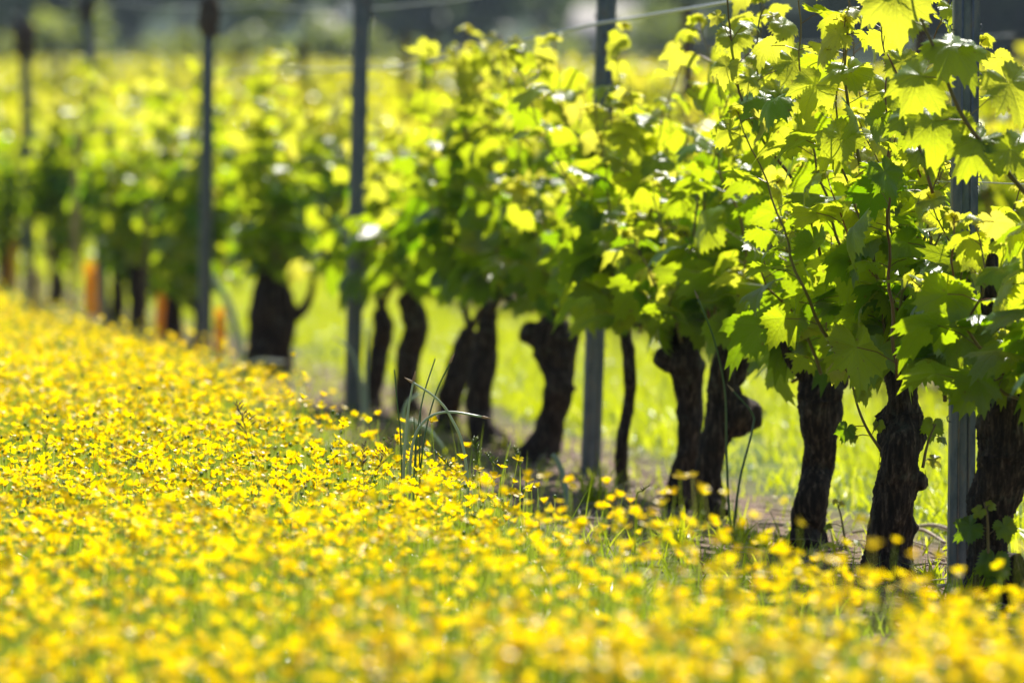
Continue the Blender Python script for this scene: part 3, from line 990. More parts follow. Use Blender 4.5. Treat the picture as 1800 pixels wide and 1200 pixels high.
# far posts: one kind, shared mesh
fp_root = None
cnt = 0
for rown in range(0, 20):
    n = ROW + SPACING * rown
    for t in np.arange(14.2 + (rown % 3) * 1.3, 215, 5.08):
        x, y = nt(n, t)
        u = x / y * F_PX
        if not -1000 < u < 1000 or y > 200 or (rown == 0 and y < 46) or y < 24:
            continue
        if random.random() < .55:
            continue
        loc = (x, y, gz(x, y))
        if fp_root is None:
            b, hk = post_mesh(1.5)
            fp_root = b.build('trellis_post', M['deadwood'], None)
            fp_root.location = loc
            tag(fp_root, 'blurred post standing in the vine rows behind the first row', 'post', 'trellis posts of the rows behind')
        else:
            c = fp_root.copy()
            scene.collection.objects.link(c)
            c.location = loc
            c.rotation_euler = (random.gauss(0, .02), random.gauss(0, .02), 0)
            cnt += 1

# tangles of dead cane tied at the post tops
def tangle(center, size, lab, group='tangles of dead cane on the posts'):
    b = MB()
    for _ in range(16):
        a = random.uniform(0, 6.28)
        pts = []
        for q in range(8):
            a += random.uniform(.3, .9)
            rr = size * random.uniform(.3, .8)
            pts.append([rr * math.cos(a), .02 + rr * math.sin(a) * .7, size * random.uniform(-1.6, 1.6)])
        b.tube(spline(pts, 24), random.uniform(.003, .006), seg=5)
    o = b.build('dead_cane_tangle', M['deadwood'], None)
    o.location = center
    tag(o, lab, 'dead cane', group)
    return o


def on_post(i, py):
    B, d = post_tops[i]
    dep = B[1]
    (bx, by), (tx, ty), _, _ = POSTS[i]
    f = (by - py) / (by - ty)
    return pix(bx + (tx - bx) * f, py, dep)


tangle(on_post(1, 70), .030, 'brown tangle of dead cane on the pale post above the young leaves')
tangle(on_post(3, 30), .055, 'brown tangle of dead cane on the blurred post with orange guard')
tangle(on_post(4, 12), .05, 'brown tangle of dead cane on the leaning blurred post')
tangle(on_post(5, 70), .075, 'wide brown tangle of dead cane on the farthest left post')
tangle(on_post(2, 8), .035, 'brown tangle of dead cane at the top of the bare dark post')

# ------------------------------------------------------------------ wires
def wire_obj(heights, sag, lab, r=.0021, side=.0, n=ROW, ts=None, group='trellis wires'):
    b = MB()
    pts = []
    for i in range(len(heights) - 1):
        (t0, h0), (t1, h1) = heights[i], heights[i + 1]
        for q in np.linspace(0, 1, 12, endpoint=False):
            t = t0 + (t1 - t0) * q
            x, y = nt(n + side, t)
            pts.append([x, y, h0 + (h1 - h0) * q - sag * 4 * q * (1 - q)])
    x, y = nt(n + side, heights[-1][0])
    pts.append([x, y, heights[-1][1]])
    b.tube(pts, r, seg=6)
    o = b.build('trellis_wire', M['wire'], None, origin=tuple(pts[0]))
    tag(o, lab, 'wire', group)


def t_of(B):
    return to_nt(B[0], B[1])[1]


T = [t_of(p[0]) for p in post_tops]


def h_at(i, py):
    return float(on_post(i, py)[2])


wire_obj([(T[0] - 5, 1.40), (T[0], h_at(0, -70)), (T[1], h_at(1, 45)), (T[2], h_at(2, 118)), (T[3], h_at(3, 122)), (T[4], 0.98), (T[5], .98)], .004,
         'bright loose wire running down left from the upper right, over the young leaves', r=.0038, side=-.03)
wire_obj([(T[0] - 5, 1.44), (T[0], 1.42), (T[1], 1.40), (T[2], 1.36), (T[3], h_at(3, 6)), (T[4], h_at(4, 3)), (T[5], h_at(5, 35)), (T[5] + 10, 1.4)], .02,
         'thin top wire sagging between the blurred posts at upper left', side=.02)
wire_obj([(T[0] - 5, .60), (T[0], h_at(0, 541))] + [(T[i], .58) for i in range(1, 6)], .004, 'low wire tied across the near steel post behind the leaves', r=.0012, side=-.012)
wire_obj([(T[0] - 5, .85)] + [(T[i], .84) for i in range(0, 6)], .004, 'middle wire hidden among the leaves of the first row', r=.0012, side=.03)
for rw in (1, 2):
    wire_obj([(t, 1.30 + (0.0104 * t - .2) * .5) for t in np.arange(24, 70, 5.0)], .006,
             ['faint wire of the second vine row', 'faint wire of the third vine row'][rw - 1] + ' crossing the dark trees', n=ROW + SPACING * rw, r=.0018)

# ------------------------------------------------------------------ orange guards round young vines
def guard(px, pyb, h, w, n, lab, dep=None):
    d = dep or row_depth(px, pyb, n)
    B = pix(px, pyb, d)
    B[2] = gz(B[0], B[1])
    b = MB()
    seg = 24
    for (ra, flip) in ((w / 2, False), (w / 2 - .0015, True)):
        zs = np.linspace(-.01, h, 14)
        V, f = [], []
        for z in zs:
            for q in range(seg):
                a = q / seg * 2 * math.pi
                rr = ra * (1 + .05 * math.cos(2 * a + z * 5) + .01 * math.sin(z * 90))
                V.append((rr * math.cos(a), rr * math.sin(a), z))
        for i in range(len(zs) - 1):
            for j in range(seg):
                j2 = (j + 1) % seg
                q4 = (i * seg + j, i * seg + j2, (i + 1) * seg + j2, (i + 1) * seg + j)
                f.append(q4[::-1] if flip else q4)
        b.add(V, None, f, None, .5)
    root = empty('vine_guard', B, lab, 'plant guard', 'orange guards round young vines')
    root.rotation_euler = (random.gauss(0, .02), random.gauss(0, .03), 0)
    b.build('sleeve', M['orange'], root)
    c = MB()
    c.tube([(w / 2 + .008, 0, -.05), (w / 2 + .009, 0, h * .6), (w / 2 + .008, 0, h + .06)], .004, seg=6)
    c.build('stake', M['straw'], root)
    tie = MB()
    for z in (h * .3, h * .8):
        pts = [((w / 2 + .002) * math.cos(a) + .004, (w / 2 + .002) * math.sin(a), z) for a in np.linspace(0, 6.28, 20)]
        tie.tube(pts, .0012, seg=4, cap=False)
    tie.build('ties', M['wire'], root)


guard(161, 552, .27, .062, ROW, 'bright orange guard left of the leaning blurred post')
guard(283, 602, .34, .055, ROW, 'tall narrow orange guard with a black trunk on its right')
guard(386, 622, .20, .040, ROW, 'shaded orange guard right of the blurred post with the brown tangle')
guard(18, 512, .28, .055, ROW, 'dull orange guard at the far left edge')
guard(1778, 660, .50, .20, ROW + SPACING, 'glowing orange guard seen through the leaves behind the rightmost trunk', dep=27.5)
guard(1722, 600, .50, .10, ROW + SPACING, 'orange strip of a guard just right of the near steel post', dep=29.0)

# ------------------------------------------------------------------ meadow
def in_view(x, y, m=60):
    u = x / y * F_PX
    return (np.abs(u) < 900 + m)


def scatter(n0, n1, t0, t1, dens):
    k_ = int((n1 - n0) * (t1 - t0) * dens)
    n = rng.uniform(n0, n1, k_)
    t = rng.uniform(t0, t1, k_)
    x, y = nt(n, t)
    return n, t, x, y


def patch(x, y, s, seed):
    rs = np.random.default_rng(seed)
    out = np.zeros_like(x)
    for _ in range(5):
        a, b, c, d = rs.normal(0, s, 2).tolist() + rs.uniform(0, 6, 2).tolist()
        out += np.sin(x * a * 2.2 + y * b * .7 + c) * np.cos(x * b * 1.4 - y * a * .45 + d)
    return out / 5


# flower template: five cupped petals, a stamen dome, on a stem
def petals_template(cup, seed):
    rs = np.random.default_rng(seed)
    V, f4 = [], []
    for p in range(5):
        a = p * 2 * math.pi / 5 + rs.normal(0, .08)
        tilt = cup + rs.normal(0, .12)
        prof = [(.10, .07), (.35, .22), (.70, .36), (1.0, .30), (1.10, .10)]
        base = len(V)
        for (l, w) in prof:
            ll = l * math.cos(tilt * (1 - .25 * l))
            zz = l * math.sin(tilt * (1 - .25 * l)) + .05
            for s in (-1, 0, 1):
                y = s * w
                z = zz + (abs(s) * .10 * (w / .36))
                V.append((ll * math.cos(a) - y * math.sin(a), ll * math.sin(a) + y * math.cos(a), z))
        for i in range(len(prof) - 1):
            for s in range(2):
                f4.append((base + i * 3 + s, base + (i + 1) * 3 + s, base + (i + 1) * 3 + s + 1, base + i * 3 + s + 1))
    V = np.array(V)
    return V, np.zeros((0, 3), int), np.array(f4), np.zeros((len(V), 2))


def dome_template():
    V = [(0, 0, .34)]
    for (r, z) in ((.16, .28), (.26, .12), (.20, 0.0)):
        for q in range(7):
            a = q / 7 * 6.283
            V.append((r * math.cos(a), r * math.sin(a), z))
    f3 = [(0, 1 + q, 1 + (q + 1) % 7) for q in range(7)]
    f4 = []
    for i in range(2):
        for q in range(7):
            f4.append((1 + i * 7 + q, 1 + (i + 1) * 7 + q, 1 + (i + 1) * 7 + (q + 1) % 7, 1 + i * 7 + (q + 1) % 7))
    V = np.array(V)
    return V, np.array(f3), np.array(f4), np.zeros((len(V), 2))


def ball_template():
    V = [(0, 0, 1)]
    for ph in (50, 95, 140):
        for q in range(6):
            a = q / 6 * 6.283 + ph
            V.append((math.sin(R(ph)) * math.cos(a), math.sin(R(ph)) * math.sin(a), math.cos(R(ph))))
    V.append((0, 0, -1))
    f3 = [(0, 1 + q, 1 + (q + 1) % 6) for q in range(6)] + [(19, 13 + (q + 1) % 6, 13 + q) for q in range(6)]
    f4 = []
    for i in range(2):
        for q in range(6):
            f4.append((1 + i * 6 + q, 1 + (i + 1) * 6 + q, 1 + (i + 1) * 6 + (q + 1) % 6, 1 + i * 6 + (q + 1) % 6))
    V = np.array(V, float)
    return V, np.array(f3), np.array(f4), np.zeros((20, 2))


PET = [petals_template(c, 50 + i) for i, c in enumerate((.5, .7, .95, 1.15, .8, .6))]
DOME, BALL = dome_template(), ball_template()


def blade_template(bend, segs=4):
    V, f4 = [], []
    for i in range(segs + 1):
        s = i / segs
        w = (1 - s ** 1.6) * .5 + .02
        x = bend * s * s
        z = s * (1 - .35 * bend * s)
        V += [(x, -w, z), (x, w, z)]
    for i in range(segs):
        f4.append((2 * i, 2 * i + 1, 2 * i + 3, 2 * i + 2))
    V = np.array(V)
    return V, np.zeros((0, 3), int), np.array(f4), np.zeros((len(V), 2))


BLADES = [blade_template(b) for b in (.1, .35, .7, 1.0)]


def frames(x, y, z, tiltx, tilty, spin, sx, sy, sz):
    "k frames: spin about z, then lean by tiltx, tilty"
    k_ = len(x)
    m = np.zeros((k_, 3, 4))
    c, s = np.cos(spin), np.sin(spin)
    up = np.stack([tiltx, tilty, np.ones(k_)], -1)
    up /= np.linalg.norm(up, axis=1)[:, None]
    xa = np.stack([c, s, np.zeros(k_)], -1)
    xa -= up * np.sum(xa * up, axis=1)[:, None]
    xa /= np.linalg.norm(xa, axis=1)[:, None]
    ya = np.cross(up, xa)
    m[:, :, 0] = xa * np.broadcast_to(sx, (k_,))[:, None]
    m[:, :, 1] = ya * np.broadcast_to(sy, (k_,))[:, None]
    m[:, :, 2] = up * np.broadcast_to(sz, (k_,))[:, None]
    m[:, 0, 3], m[:, 1, 3], m[:, 2, 3] = x, y, z
    return m


EDGE = ROW - .80
n, t, x, y = scatter(.2, EDGE + .5, 7.5, 62, 880)
edge = EDGE + .08 * np.sin(t * 1.3) + .05 * np.sin(t * 3.7 + 1) + .38 * (1 - smooth(10.8, 13.0, y)) + .40 * np.exp(-((y - 24) / 4.0) ** 2)
pt = patch(x, y, 2.0, 3)
keep = (n < edge) & (y > 7.9) & in_view(x, y, 140) & (rng.random(len(n)) < .62 + .95 * pt) & (rng.random(len(n)) < np.clip((edge - n) / .35, .2, 1))
fx, fy, fn = x[keep], y[keep], n[keep]
K = len(fx)
fh = np.clip(rng.normal(.185, .035, K), .09, .28) * np.where(rng.random(K) < .06, 1.25, 1) * np.clip((EDGE - fn) / .3 + .75, .75, 1) * (1 + .18 * (fy < 12) * (fn > 1))
order = np.argsort(fy)
fx, fy, fh = fx[order], fy[order], fh[order]
leanx, leany = rng.normal(0, .10, K), rng.normal(0, .10, K)
size = rng.uniform(.0094, .0146, K)
tx, ty = rng.normal(.05, .5, K), rng.normal(.05, .5, K)
spin = rng.uniform(0, 6.28, K)
hx, hy, hz = fx + leanx * fh, fy + leany * fh, fh + elev(fx, fy)

# 300 nearest flowers as things
IND = [i for i in range(K) if abs(hx[i] / hy[i] * F_PX) < 905 and (CAM_H - hz[i]) / hy[i] * F_PX - 345 < 600][:300]
IND = set(IND)
FK = []
for q in range(6):
    pm_, st_, dm_ = MB(), MB(), MB()
    H = (.15, .17, .19, .20, .22, .24)[q]
    lx, ly = random.uniform(-.02, .02), random.uniform(-.02, .02)
    hd = np.array([lx, ly, H])
    fr = frames(np.array([lx]), np.array([ly]), np.array([H]), np.array([random.gauss(0, .35)]), np.array([random.gauss(.1, .3)]), np.array([1.0 * q]), .0138, .0138, .0138)
    pm_.stamp(PET[q], fr)
    dm_.stamp(DOME, fr)
    st_.tube(spline([(0, 0, -.01), (lx * .2, ly * .3, H * .4), (lx * .7, ly * .6, H * .75), tuple(hd)], 8), .0009, seg=5)
    for a in range(4):
        st_.stamp(BLADES[a % 4], frames(np.array([lx * .3]), np.array([ly * .3]), np.array([H * random.uniform(.1, .6)]), np.array([random.gauss(0, .8)]), np.array([random.gauss(0, .8)]),
                                        np.array([random.uniform(0, 6.28)]), .04, .005, .045))
    root = empty('buttercup', (0, 0, 0), 'blurred yellow buttercup in the near bottom edge of the meadow', 'flower', 'yellow buttercups nearest the camera')
    parts = [st_.build('stem', M['herb'], root), pm_.build('petals', M['petal'], root), dm_.build('stamens', M['stamen'], root)]
    FK.append((root, parts, H))
first = True
for c_, i in enumerate(sorted(IND)):
    q = c_ if c_ < 6 else int(np.argmin([abs(FK[w][2] - fh[i]) + random.uniform(0, .03) for w in range(6)]))
    root, parts, H = FK[q]
    loc = (fx[i], fy[i], elev(fx[i], fy[i]))
    if c_ < 6:
        root.location, root.rotation_euler, root.scale = loc, (0, 0, spin[i]), (fh[i] / H,) * 3
    else:
        copy_tree(root, parts, loc, spin[i], max(.8, min(1.2, fh[i] / H)))

rest = np.array([i for i in range(K) if i not in IND])
pb, db, stb = MB(), MB(), MB()
isbud = rng.random(K) < .22
kind = rng.integers(0, 6, K)
for q in range(6):
    s_ = rest[(kind[rest] == q) & ~isbud[rest]]
    fr = frames(hx[s_], hy[s_], hz[s_], tx[s_], ty[s_], spin[s_], size[s_], size[s_], size[s_])
    pb.stamp(PET[q], fr)
    near = hy[s_] < 24
    db.stamp(DOME, fr[near])
s_ = rest[isbud[rest]]
stb.stamp(BALL, frames(hx[s_], hy[s_], hz[s_], tx[s_], ty[s_], spin[s_], size[s_] * .32, size[s_] * .32, size[s_] * .38), rng.uniform(.3, 1, len(s_)))
mead = pb.build('buttercup_meadow', M['petal'])
tag(mead, 'thick carpet of yellow buttercups filling the meadow left of the vines', 'flowers', kind='stuff')
db.build('stamens', M['stamen'], mead)
# stems of the mass
quad = (np.array([[-.5, 0, 0], [.5, 0, 0], [.35, 0, 1], [-.35, 0, 1], [0, -.5, 0], [0, .5, 0], [0, .35, 1], [0, -.35, 1]], float), np.zeros((0, 3), int),
        np.array([[0, 1, 2, 3], [4, 5, 6, 7]]), np.zeros((8, 2)))
m = np.zeros((len(rest), 3, 4))
m[:, 0, 0] = .0013
m[:, 1, 1] = .0013
m[:, 0, 2], m[:, 1, 2], m[:, 2, 2] = (hx - fx)[rest], (hy - fy)[rest], (fh)[rest]
m[:, 0, 3], m[:, 1, 3], m[:, 2, 3] = fx[rest], fy[rest], elev(fx, fy)[rest]
stb.stamp(quad, m, rng.uniform(.2, .95, len(rest)))
stb.build('stems', M['herb'], mead)

# leaves and grass under the flowers
gm = MB()
n, t, x, y = scatter(.2, ROW + .12, 7.5, 60, 2800)
keep = in_view(x, y, 160) & (y > 7.8) & (rng.random(len(n)) < np.where(n > EDGE + .12, .07, .62 + .5 * patch(x, y, 3.0, 9)))
x, y, n = x[keep], y[keep], n[keep]
K2 = len(x)
kd = rng.integers(0, 4, K2)
hh = np.clip(rng.gamma(5, .018, K2), .03, .20) * np.where(n > EDGE + .06, .42, 1)
for q in range(4):
    s_ = kd == q
    k_ = s_.sum()
    gm.stamp(BLADES[q], frames(x[s_], y[s_], elev(x[s_], y[s_]) - .005, rng.normal(0, .35, k_), rng.normal(0, .35, k_), rng.uniform(0, 6.28, k_), hh[s_], rng.uniform(.0025, .006, k_), hh[s_]),
             np.clip(rng.normal(.5, .25, k_), 0, 1))
n, t, x, y = scatter(.2, EDGE + .1, 7.5, 60, 70)
keep = in_view(x, y, 160) & (y > 8.5)
x, y = x[keep], y[keep]
k_ = len(x)
hh = rng.uniform(.18, .30, k_)
for q in range(2):
    s_ = np.arange(k_) % 2 == q
    m_ = s_.sum()
    gm.stamp(BLADES[q], frames(x[s_], y[s_], elev(x[s_], y[s_]), rng.normal(0, .16, m_), rng.normal(0, .16, m_), rng.uniform(0, 6.28, m_), hh[s_], rng.uniform(.002, .0045, m_), hh[s_]),
             np.clip(rng.normal(.35, .25, m_), 0, 1))
tag(gm.build('meadow_grass', M['herb']), 'green leaves and grass under the yellow flowers', 'grass', kind='stuff')

# sunlit grass between the first and the next rows
gg = MB()
for (n0, n1, t0, t1, dens, w) in ((ROW + .42, ROW + SPACING - .3, 12, 42, 900, .006), (ROW + .42, ROW + SPACING - .3, 42, 75, 350, .010), (ROW + SPACING + .35, ROW + 2 * SPACING - .35, 22, 70, 260, .010),
                                  (ROW - .55, ROW + .45, 13, 50, 230, .005)):
    n, t, x, y = scatter(n0, n1, t0, t1, dens)
    keep = in_view(x, y, 160) & (rng.random(len(x)) < .78 + 1.3 * patch(x, y, 1.6, 21))
    x, y = x[keep], y[keep]
    K3 = len(x)
    pp = patch(x, y, 1.6, 21)
    hh = np.clip(rng.gamma(6, .014, K3), .03, .18) * (1 + 1.1 * pp) * (.5 if n0 < ROW else 1)
    kd = rng.integers(0, 4, K3)
    for q in range(4):
        s_ = kd == q
        k_ = s_.sum()
        gg.stamp(BLADES[q], frames(x[s_], y[s_], elev(x[s_], y[s_]) - .012, rng.normal(0, .3, k_), rng.normal(0, .3, k_), rng.uniform(0, 6.28, k_), hh[s_], w, hh[s_]),
                 np.clip(rng.normal(.45, .25, k_) + pp[s_] * -.5 + .25 * (rng.random(k_) < .12), 0, 1))
tag(gg.build('alley_grass', M['grass']), 'bright sunlit grass in the alleys behind the vine trunks', 'grass', kind='stuff')

# ------------------------------------------------------------------ garlic stalks, seed heads, weeds
def stalk_path(pts, depth, ground=True):
    P = [pix(x, y, depth) for x, y in pts]
    if ground:
        b0 = P[0].copy()
        b0[2] = gz(b0[0], b0[1]) - .01
        if P[0][2] - b0[2] > .02:
            P = [b0] + P
    return np.array(P)


def garlic_plant(name, stalks, depth, lab, rpx=1.9, group=None, mat='garlic_pale'):
    P0 = stalk_path(stalks[0][0], depth)[0]
    root = empty(name, P0, lab, 'wild garlic', group)
    for pts, bud in stalks:
        P = stalk_path(pts, depth)
        S = spline(P, 40)
        b = MB()
        b.tube(S, np.linspace(rpx * 1.25, rpx * .75, 40) * depth / F_PX, seg=7)
        st = b.build('stalk', M[mat], root, P0)
        if bud:
            d = unit(S[-1] - S[-3])
            hb = MB()
            hb.tube([S[-1] - d * .002, S[-1] + d * .004, S[-1] + d * .010, S[-1] + d * .022], [.0012, .0030, .0022, .0004], seg=8)
            hb.build('bud', M['husk'], st, P0)
    return root


def c6(*p): return [(550 + x / 3, 450 + y / 3) for x, y in p]
def c7(*p): return [(1050 + x / 2.4, 500 + y / 2.4) for x, y in p]


garlic_plant('wild_garlic', [
    (c6((818, 1280), (808, 1100), (780, 960), (735, 865), (690, 790), (620, 725), (530, 668)), True),
    (c6((510, 1250), (515, 1080), (535, 960), (575, 885), (640, 835), (740, 822), (890, 847)), True),
    (c6((478, 1150), (490, 960), (505, 800), (530, 660)), True)], 14.25, 'sharp pale garlic stalks crossing in two arches above the buttercups', rpx=2.5)
garlic_plant('wild_garlic', [
    (c6((545, 1250), (545, 1000), (580, 750), (645, 540)), False), (c6((560, 1250), (590, 950), (650, 720), (722, 565)), True),
    (c6((470, 1250), (462, 950), (445, 780), (430, 598)), False), (c6((570, 1250), (562, 1050), (568, 830)), False), (c6((530, 1250), (540, 1000), (532, 850)), False)],
    14.4, 'straight dark green garlic stalks standing up behind the two pale arches', rpx=1.5, mat='garlic')
garlic_plant('wild_garlic', [(c6((262, 900), (262, 740), (240, 600), (195, 490), (130, 440)), True), (c6((285, 900), (282, 600), (292, 380)), False)], 21.5,
             'blurred pale garlic stalk curling left in front of the dark bare post', rpx=3.2)
garlic_plant('wild_garlic', [(c6((470, 980), (475, 850), (500, 770), (560, 725)), False), (c6((500, 900), (560, 890), (620, 925), (690, 1010)), False)], 17.5,
             'blurred pale garlic loops behind the sharp stalks, against the bulging trunk', rpx=3.4)
garlic_plant('wild_garlic', [(c7((575, 1100), (556, 950), (545, 700), (538, 450), (492, 230), (425, 60)), True), (c7((570, 1080), (600, 830), (655, 610), (652, 540), (575, 450)), True)], 15.6,
             'two long thin garlic stalks rising before the burled trunk, one bent over', rpx=2.0, mat='garlic')
garlic_plant('wild_garlic', [(c6((1340, 1290), (1320, 1160), (1290, 1080), (1262, 1045)), False)], 17.0, 'short broad pale stalk bent left at the foot of the leaning trunk', rpx=5.5)
garlic_plant('wild_garlic', [([(436, 690), (428, 640), (418, 590), (400, 530), (372, 485)], False)], 27.5, 'blurred pale green stalk arching left beside the shaded orange guard', rpx=7.0)
garlic_plant('wild_garlic', [([(415, 680), (425, 650), (450, 634), (500, 636)], True)], 25.0, 'thin pale stalk lying level across the broad double trunk', rpx=2.6)


def seed_head(pts, depth, lab, cat='grass stalk', dark=False, n=16, spread=.010, rpx=1.0, mat='herb'):
    P = stalk_path(pts, depth)
    S = spline(P, 40)
    root = empty('grass_stalk', P[0], lab, cat, 'seeding grass stalks in the meadow')
    b = MB()
    b.tube(S, np.linspace(rpx, rpx * .5, 40) * depth / F_PX, seg=5)
    b.build('stem', M[mat], root, P[0])
    h = MB()
    for q in range(n):
        f = .62 + .38 * q / n
        c = S[min(39, int(f * 39))]
        a = random.uniform(0, 6.28)
        o = np.array([math.cos(a), math.sin(a), .9])
        L = spread * random.uniform(.5, 1.2) * (1.2 - q / n)
        h.tube([c, c + o * L * .6, c + o * L, c + o * (L + .006)], [.0004, .0006, .0013, .0003], seg=5)
    h.build('seed_head', M['deadwood' if dark else mat], root, P[0])


seed_head([(455, 850), (440, 790), (428, 740), (415, 706)], 13.6, 'dark feathery grass head standing out above the left meadow', dark=True, spread=.016, n=22)
seed_head([(650, 860), (668, 815), (690, 765)], 13.9, 'dark grass head leaning right, left of the garlic stalks', dark=True, spread=.009)
seed_head([(845, 860), (838, 800), (834, 768)], 14.8, 'stout green grass spike right of the garlic arches', n=34, spread=.006, rpx=1.6)
seed_head([(925, 850), (912, 815), (905, 785)], 14.4, 'small green grass spike before the foot of the left-armed trunk', n=26, spread=.004, rpx=1.2)
seed_head([(880, 850), (868, 815), (853, 795)], 14.3, 'green grass spike leaning left, between two others', n=22, spread=.006)
seed_head([(808, 850), (790, 820), (762, 793)], 14.2, 'pale grass spike bent left under the garlic stalks', n=22, spread=.007)
seed_head([(640, 850), (636, 815), (643, 775)], 13.7, 'thin dark grass head in the middle of the meadow', dark=True, spread=.007)
seed_head([(82, 830), (80, 790), (84, 762)], 13.3, 'thin dark grass stalk at the far left of the meadow', dark=True, spread=.003, n=8)
seed_head([(225, 845), (232, 820), (241, 803)], 13.0, 'short dark grass head in the left meadow', dark=True, spread=.004, n=12)
seed_head([(1118, 880), (1130, 862), (1143, 852)], 14.6, 'dark leaning grass tip before the thin young vine', dark=True, spread=.003, n=6, rpx=2.0)


def weed(px, pyb, pyt, depth, lab, mat, width, n=120, lean=0):
    B = pix(px, pyb, depth)
    B[2] = gz(B[0], B[1])
    top = pix(px + lean, pyt, depth)[2] - B[2]
    root = empty('tall_weed', B, lab, 'weed', 'tall seeding weeds before the vines')
    b = MB()
    lx = lean * depth / F_PX
    S = spline([(0, 0, 0), (lx * .2, .01, top * .35), (lx * .6, 0, top * .7), (lx, 0, top)], 20)
    b.tube(S, np.linspace(.005, .0015, 20), seg=6)
    for q in range(8):
        f = random.uniform(.2, .9)
        c = S[int(f * 19)]
        a = random.uniform(0, 6.28)
        b.tube([c, c + np.array([math.cos(a) * width * .5, math.sin(a) * width * .5, .05]), c + np.array([math.cos(a) * width * .7, math.sin(a) * width * .7, .12])], [.002, .0015, .0008], seg=4)
    b.build('stem', M[mat], root)
    h = MB()
    p = []
    for q in range(n):
        f = random.uniform(.15, 1)
        c = S[int(f * 19)]
        a, rr = random.uniform(0, 6.28), random.uniform(.2, 1) * width * (1.1 - f * .6)
        p.append((c[0] + math.cos(a) * rr, c[1] + math.sin(a) * rr, c[2] + random.uniform(0, .04)))
    p = np.array(p)
    h.stamp(BALL, frames(p[:, 0], p[:, 1], p[:, 2], np.zeros(n), np.zeros(n), np.zeros(n), .004, .004, .006))
    h.build('seed_head', M[mat], root)


weed(128, 610, 235, 31.0, 'tall beige seeding weed blurred before the left vines', 'husk', .030, n=420)
weed(252, 660, 375, 27.5, 'dark thin seeding weed blurred before the left vines', 'deadwood', .016, n=200, lean=2)
weed(98, 560, 420, 33.0, 'short beige seeding weed leaning left beside the tall beige one', 'husk', .018, n=140, lean=-22)
weed(60, 590, 480, 31.0, 'low bushy dry weed in front of the far left trunks', 'husk', .06, n=300)

# young green plants and litter on the bare strip
for i, (px, py, dp, h, lab) in enumerate([
        (1045, 850, 17.2, .13, 'bright green grass tuft at the foot of the pale post'),
        (1300, 945, 15.6, .07, 'small leafy weeds at the foot of the burled trunk'),
        (1640, 985, 14.3, .06, 'low leafy weeds between the shaggy trunk and the near post'),
        (1330, 960, 15.3, .06, 'dark leafy weed left of the swollen trunk foot'),
        (1185, 965, 15.5, .09, 'sharp green grass tuft before the stubby-headed trunk'),
        (1690, 1060, 13.6, .08, 'green grass blades at the foot of the near steel post')]):
    B = pix(px, py, dp)
    B[2] = gz(B[0], B[1])
    b = MB()
    k_ = 46
    a = rng.uniform(0, 6.28, k_)
    rr = rng.uniform(0, .045, k_)
    hh = h * rng.uniform(.5, 1.2, k_)
    for q in range(4):
        s_ = np.arange(k_) % 4 == q
        kk = s_.sum()
        b.stamp(BLADES[q], frames((np.cos(a) * rr)[s_], (np.sin(a) * rr)[s_], np.full(kk, -.005), rng.normal(0, .35, kk), rng.normal(0, .35, kk), rng.uniform(0, 6.28, kk), hh[s_],
                                  rng.uniform(.003, .012, kk), hh[s_]), np.clip(rng.normal(.3, .2, kk), 0, 1))
    o = b.build('grass_tuft' if 'grass' in lab else 'leafy_weed', M['grass'])
    o.location = B
    tag(o, lab, 'grass tuft' if 'grass' in lab else 'weed', 'green tufts on the bare strip')

lb = MB()
for _ in range(900):
    n_, t_ = random.gauss(ROW, .24), random.uniform(12.5, 34)
    x_, y_ = nt(n_, t_)
    a = random.uniform(0, 3.14)
    L = random.uniform(.01, .06)
    z_ = gz(x_, y_) + .004
    dx, dy = math.cos(a) * L, math.sin(a) * L
    lb.tube([(x_ - dx, y_ - dy, z_), (x_, y_, z_ + random.uniform(0, .012)), (x_ + dx, y_ + dy, z_ + random.uniform(0, .01))], random.uniform(.0008, .0024), seg=4)
tag(lb.build('cane_litter', M['straw']), 'dry twigs and straw littering the bare strip under the vines', 'litter', kind='stuff')
for i, (a, b_, dp, lab) in enumerate([((1610, 900), (1690, 940), 16.2, 'upper pale pruned cane lying behind the shaggy trunk'), ((1600, 922), (1640, 942), 16.0, 'lower short pale cane beside the shaggy trunk'),
                                      ((1500, 928), (1560, 926), 15.9, 'pale cane lying level between the swollen and the shaggy trunks'),
                                      ((1640, 1075), (1700, 1040), 13.9, 'pale cane piece lying before the near steel post')]):
    A, B = pix(*a, dp), pix(*b_, dp)
    A[2] = gz(A[0], A[1]) + .012
    B[2] = gz(B[0], B[1]) + .012
    B[1] -= .5 if i != 3 else .3
    b = MB()
    b.tube(spline([A, A * .6 + B * .4 + np.array([0, .03, .012]), B], 14), [.0042] * 14, seg=7)
    tag(b.build('pruned_cane', M['straw'], None, tuple(A)), lab, 'cane', 'pruned canes on the ground')

# ------------------------------------------------------------------ far background: trees, bushes, a white building, an added house
def crown(b, c, rx, ry, rz, count, leaf, seed):
    rs = np.random.default_rng(seed)
    nl = 9
    cen = rs.normal(0, .45, (nl, 3)) * np.array([rx, ry, rz]) + np.array(c)
    rad = rs.uniform(.35, .6, nl) * min(rx, rz)
    which = rs.integers(0, nl, count)
    d = rs.normal(0, 1, (count, 3))
    d /= np.linalg.norm(d, axis=1)[:, None]
    P = cen[which] + d * (rad[which] * rs.uniform(.55, 1.05, count))[:, None]
    m = frames(P[:, 0], P[:, 1], P[:, 2], rs.normal(0, 1, count), rs.normal(0, 1, count), rs.uniform(0, 6.28, count), leaf, leaf, leaf)
    b.stamp(LEAF_LO[seed % 4], m, rs.random(count))


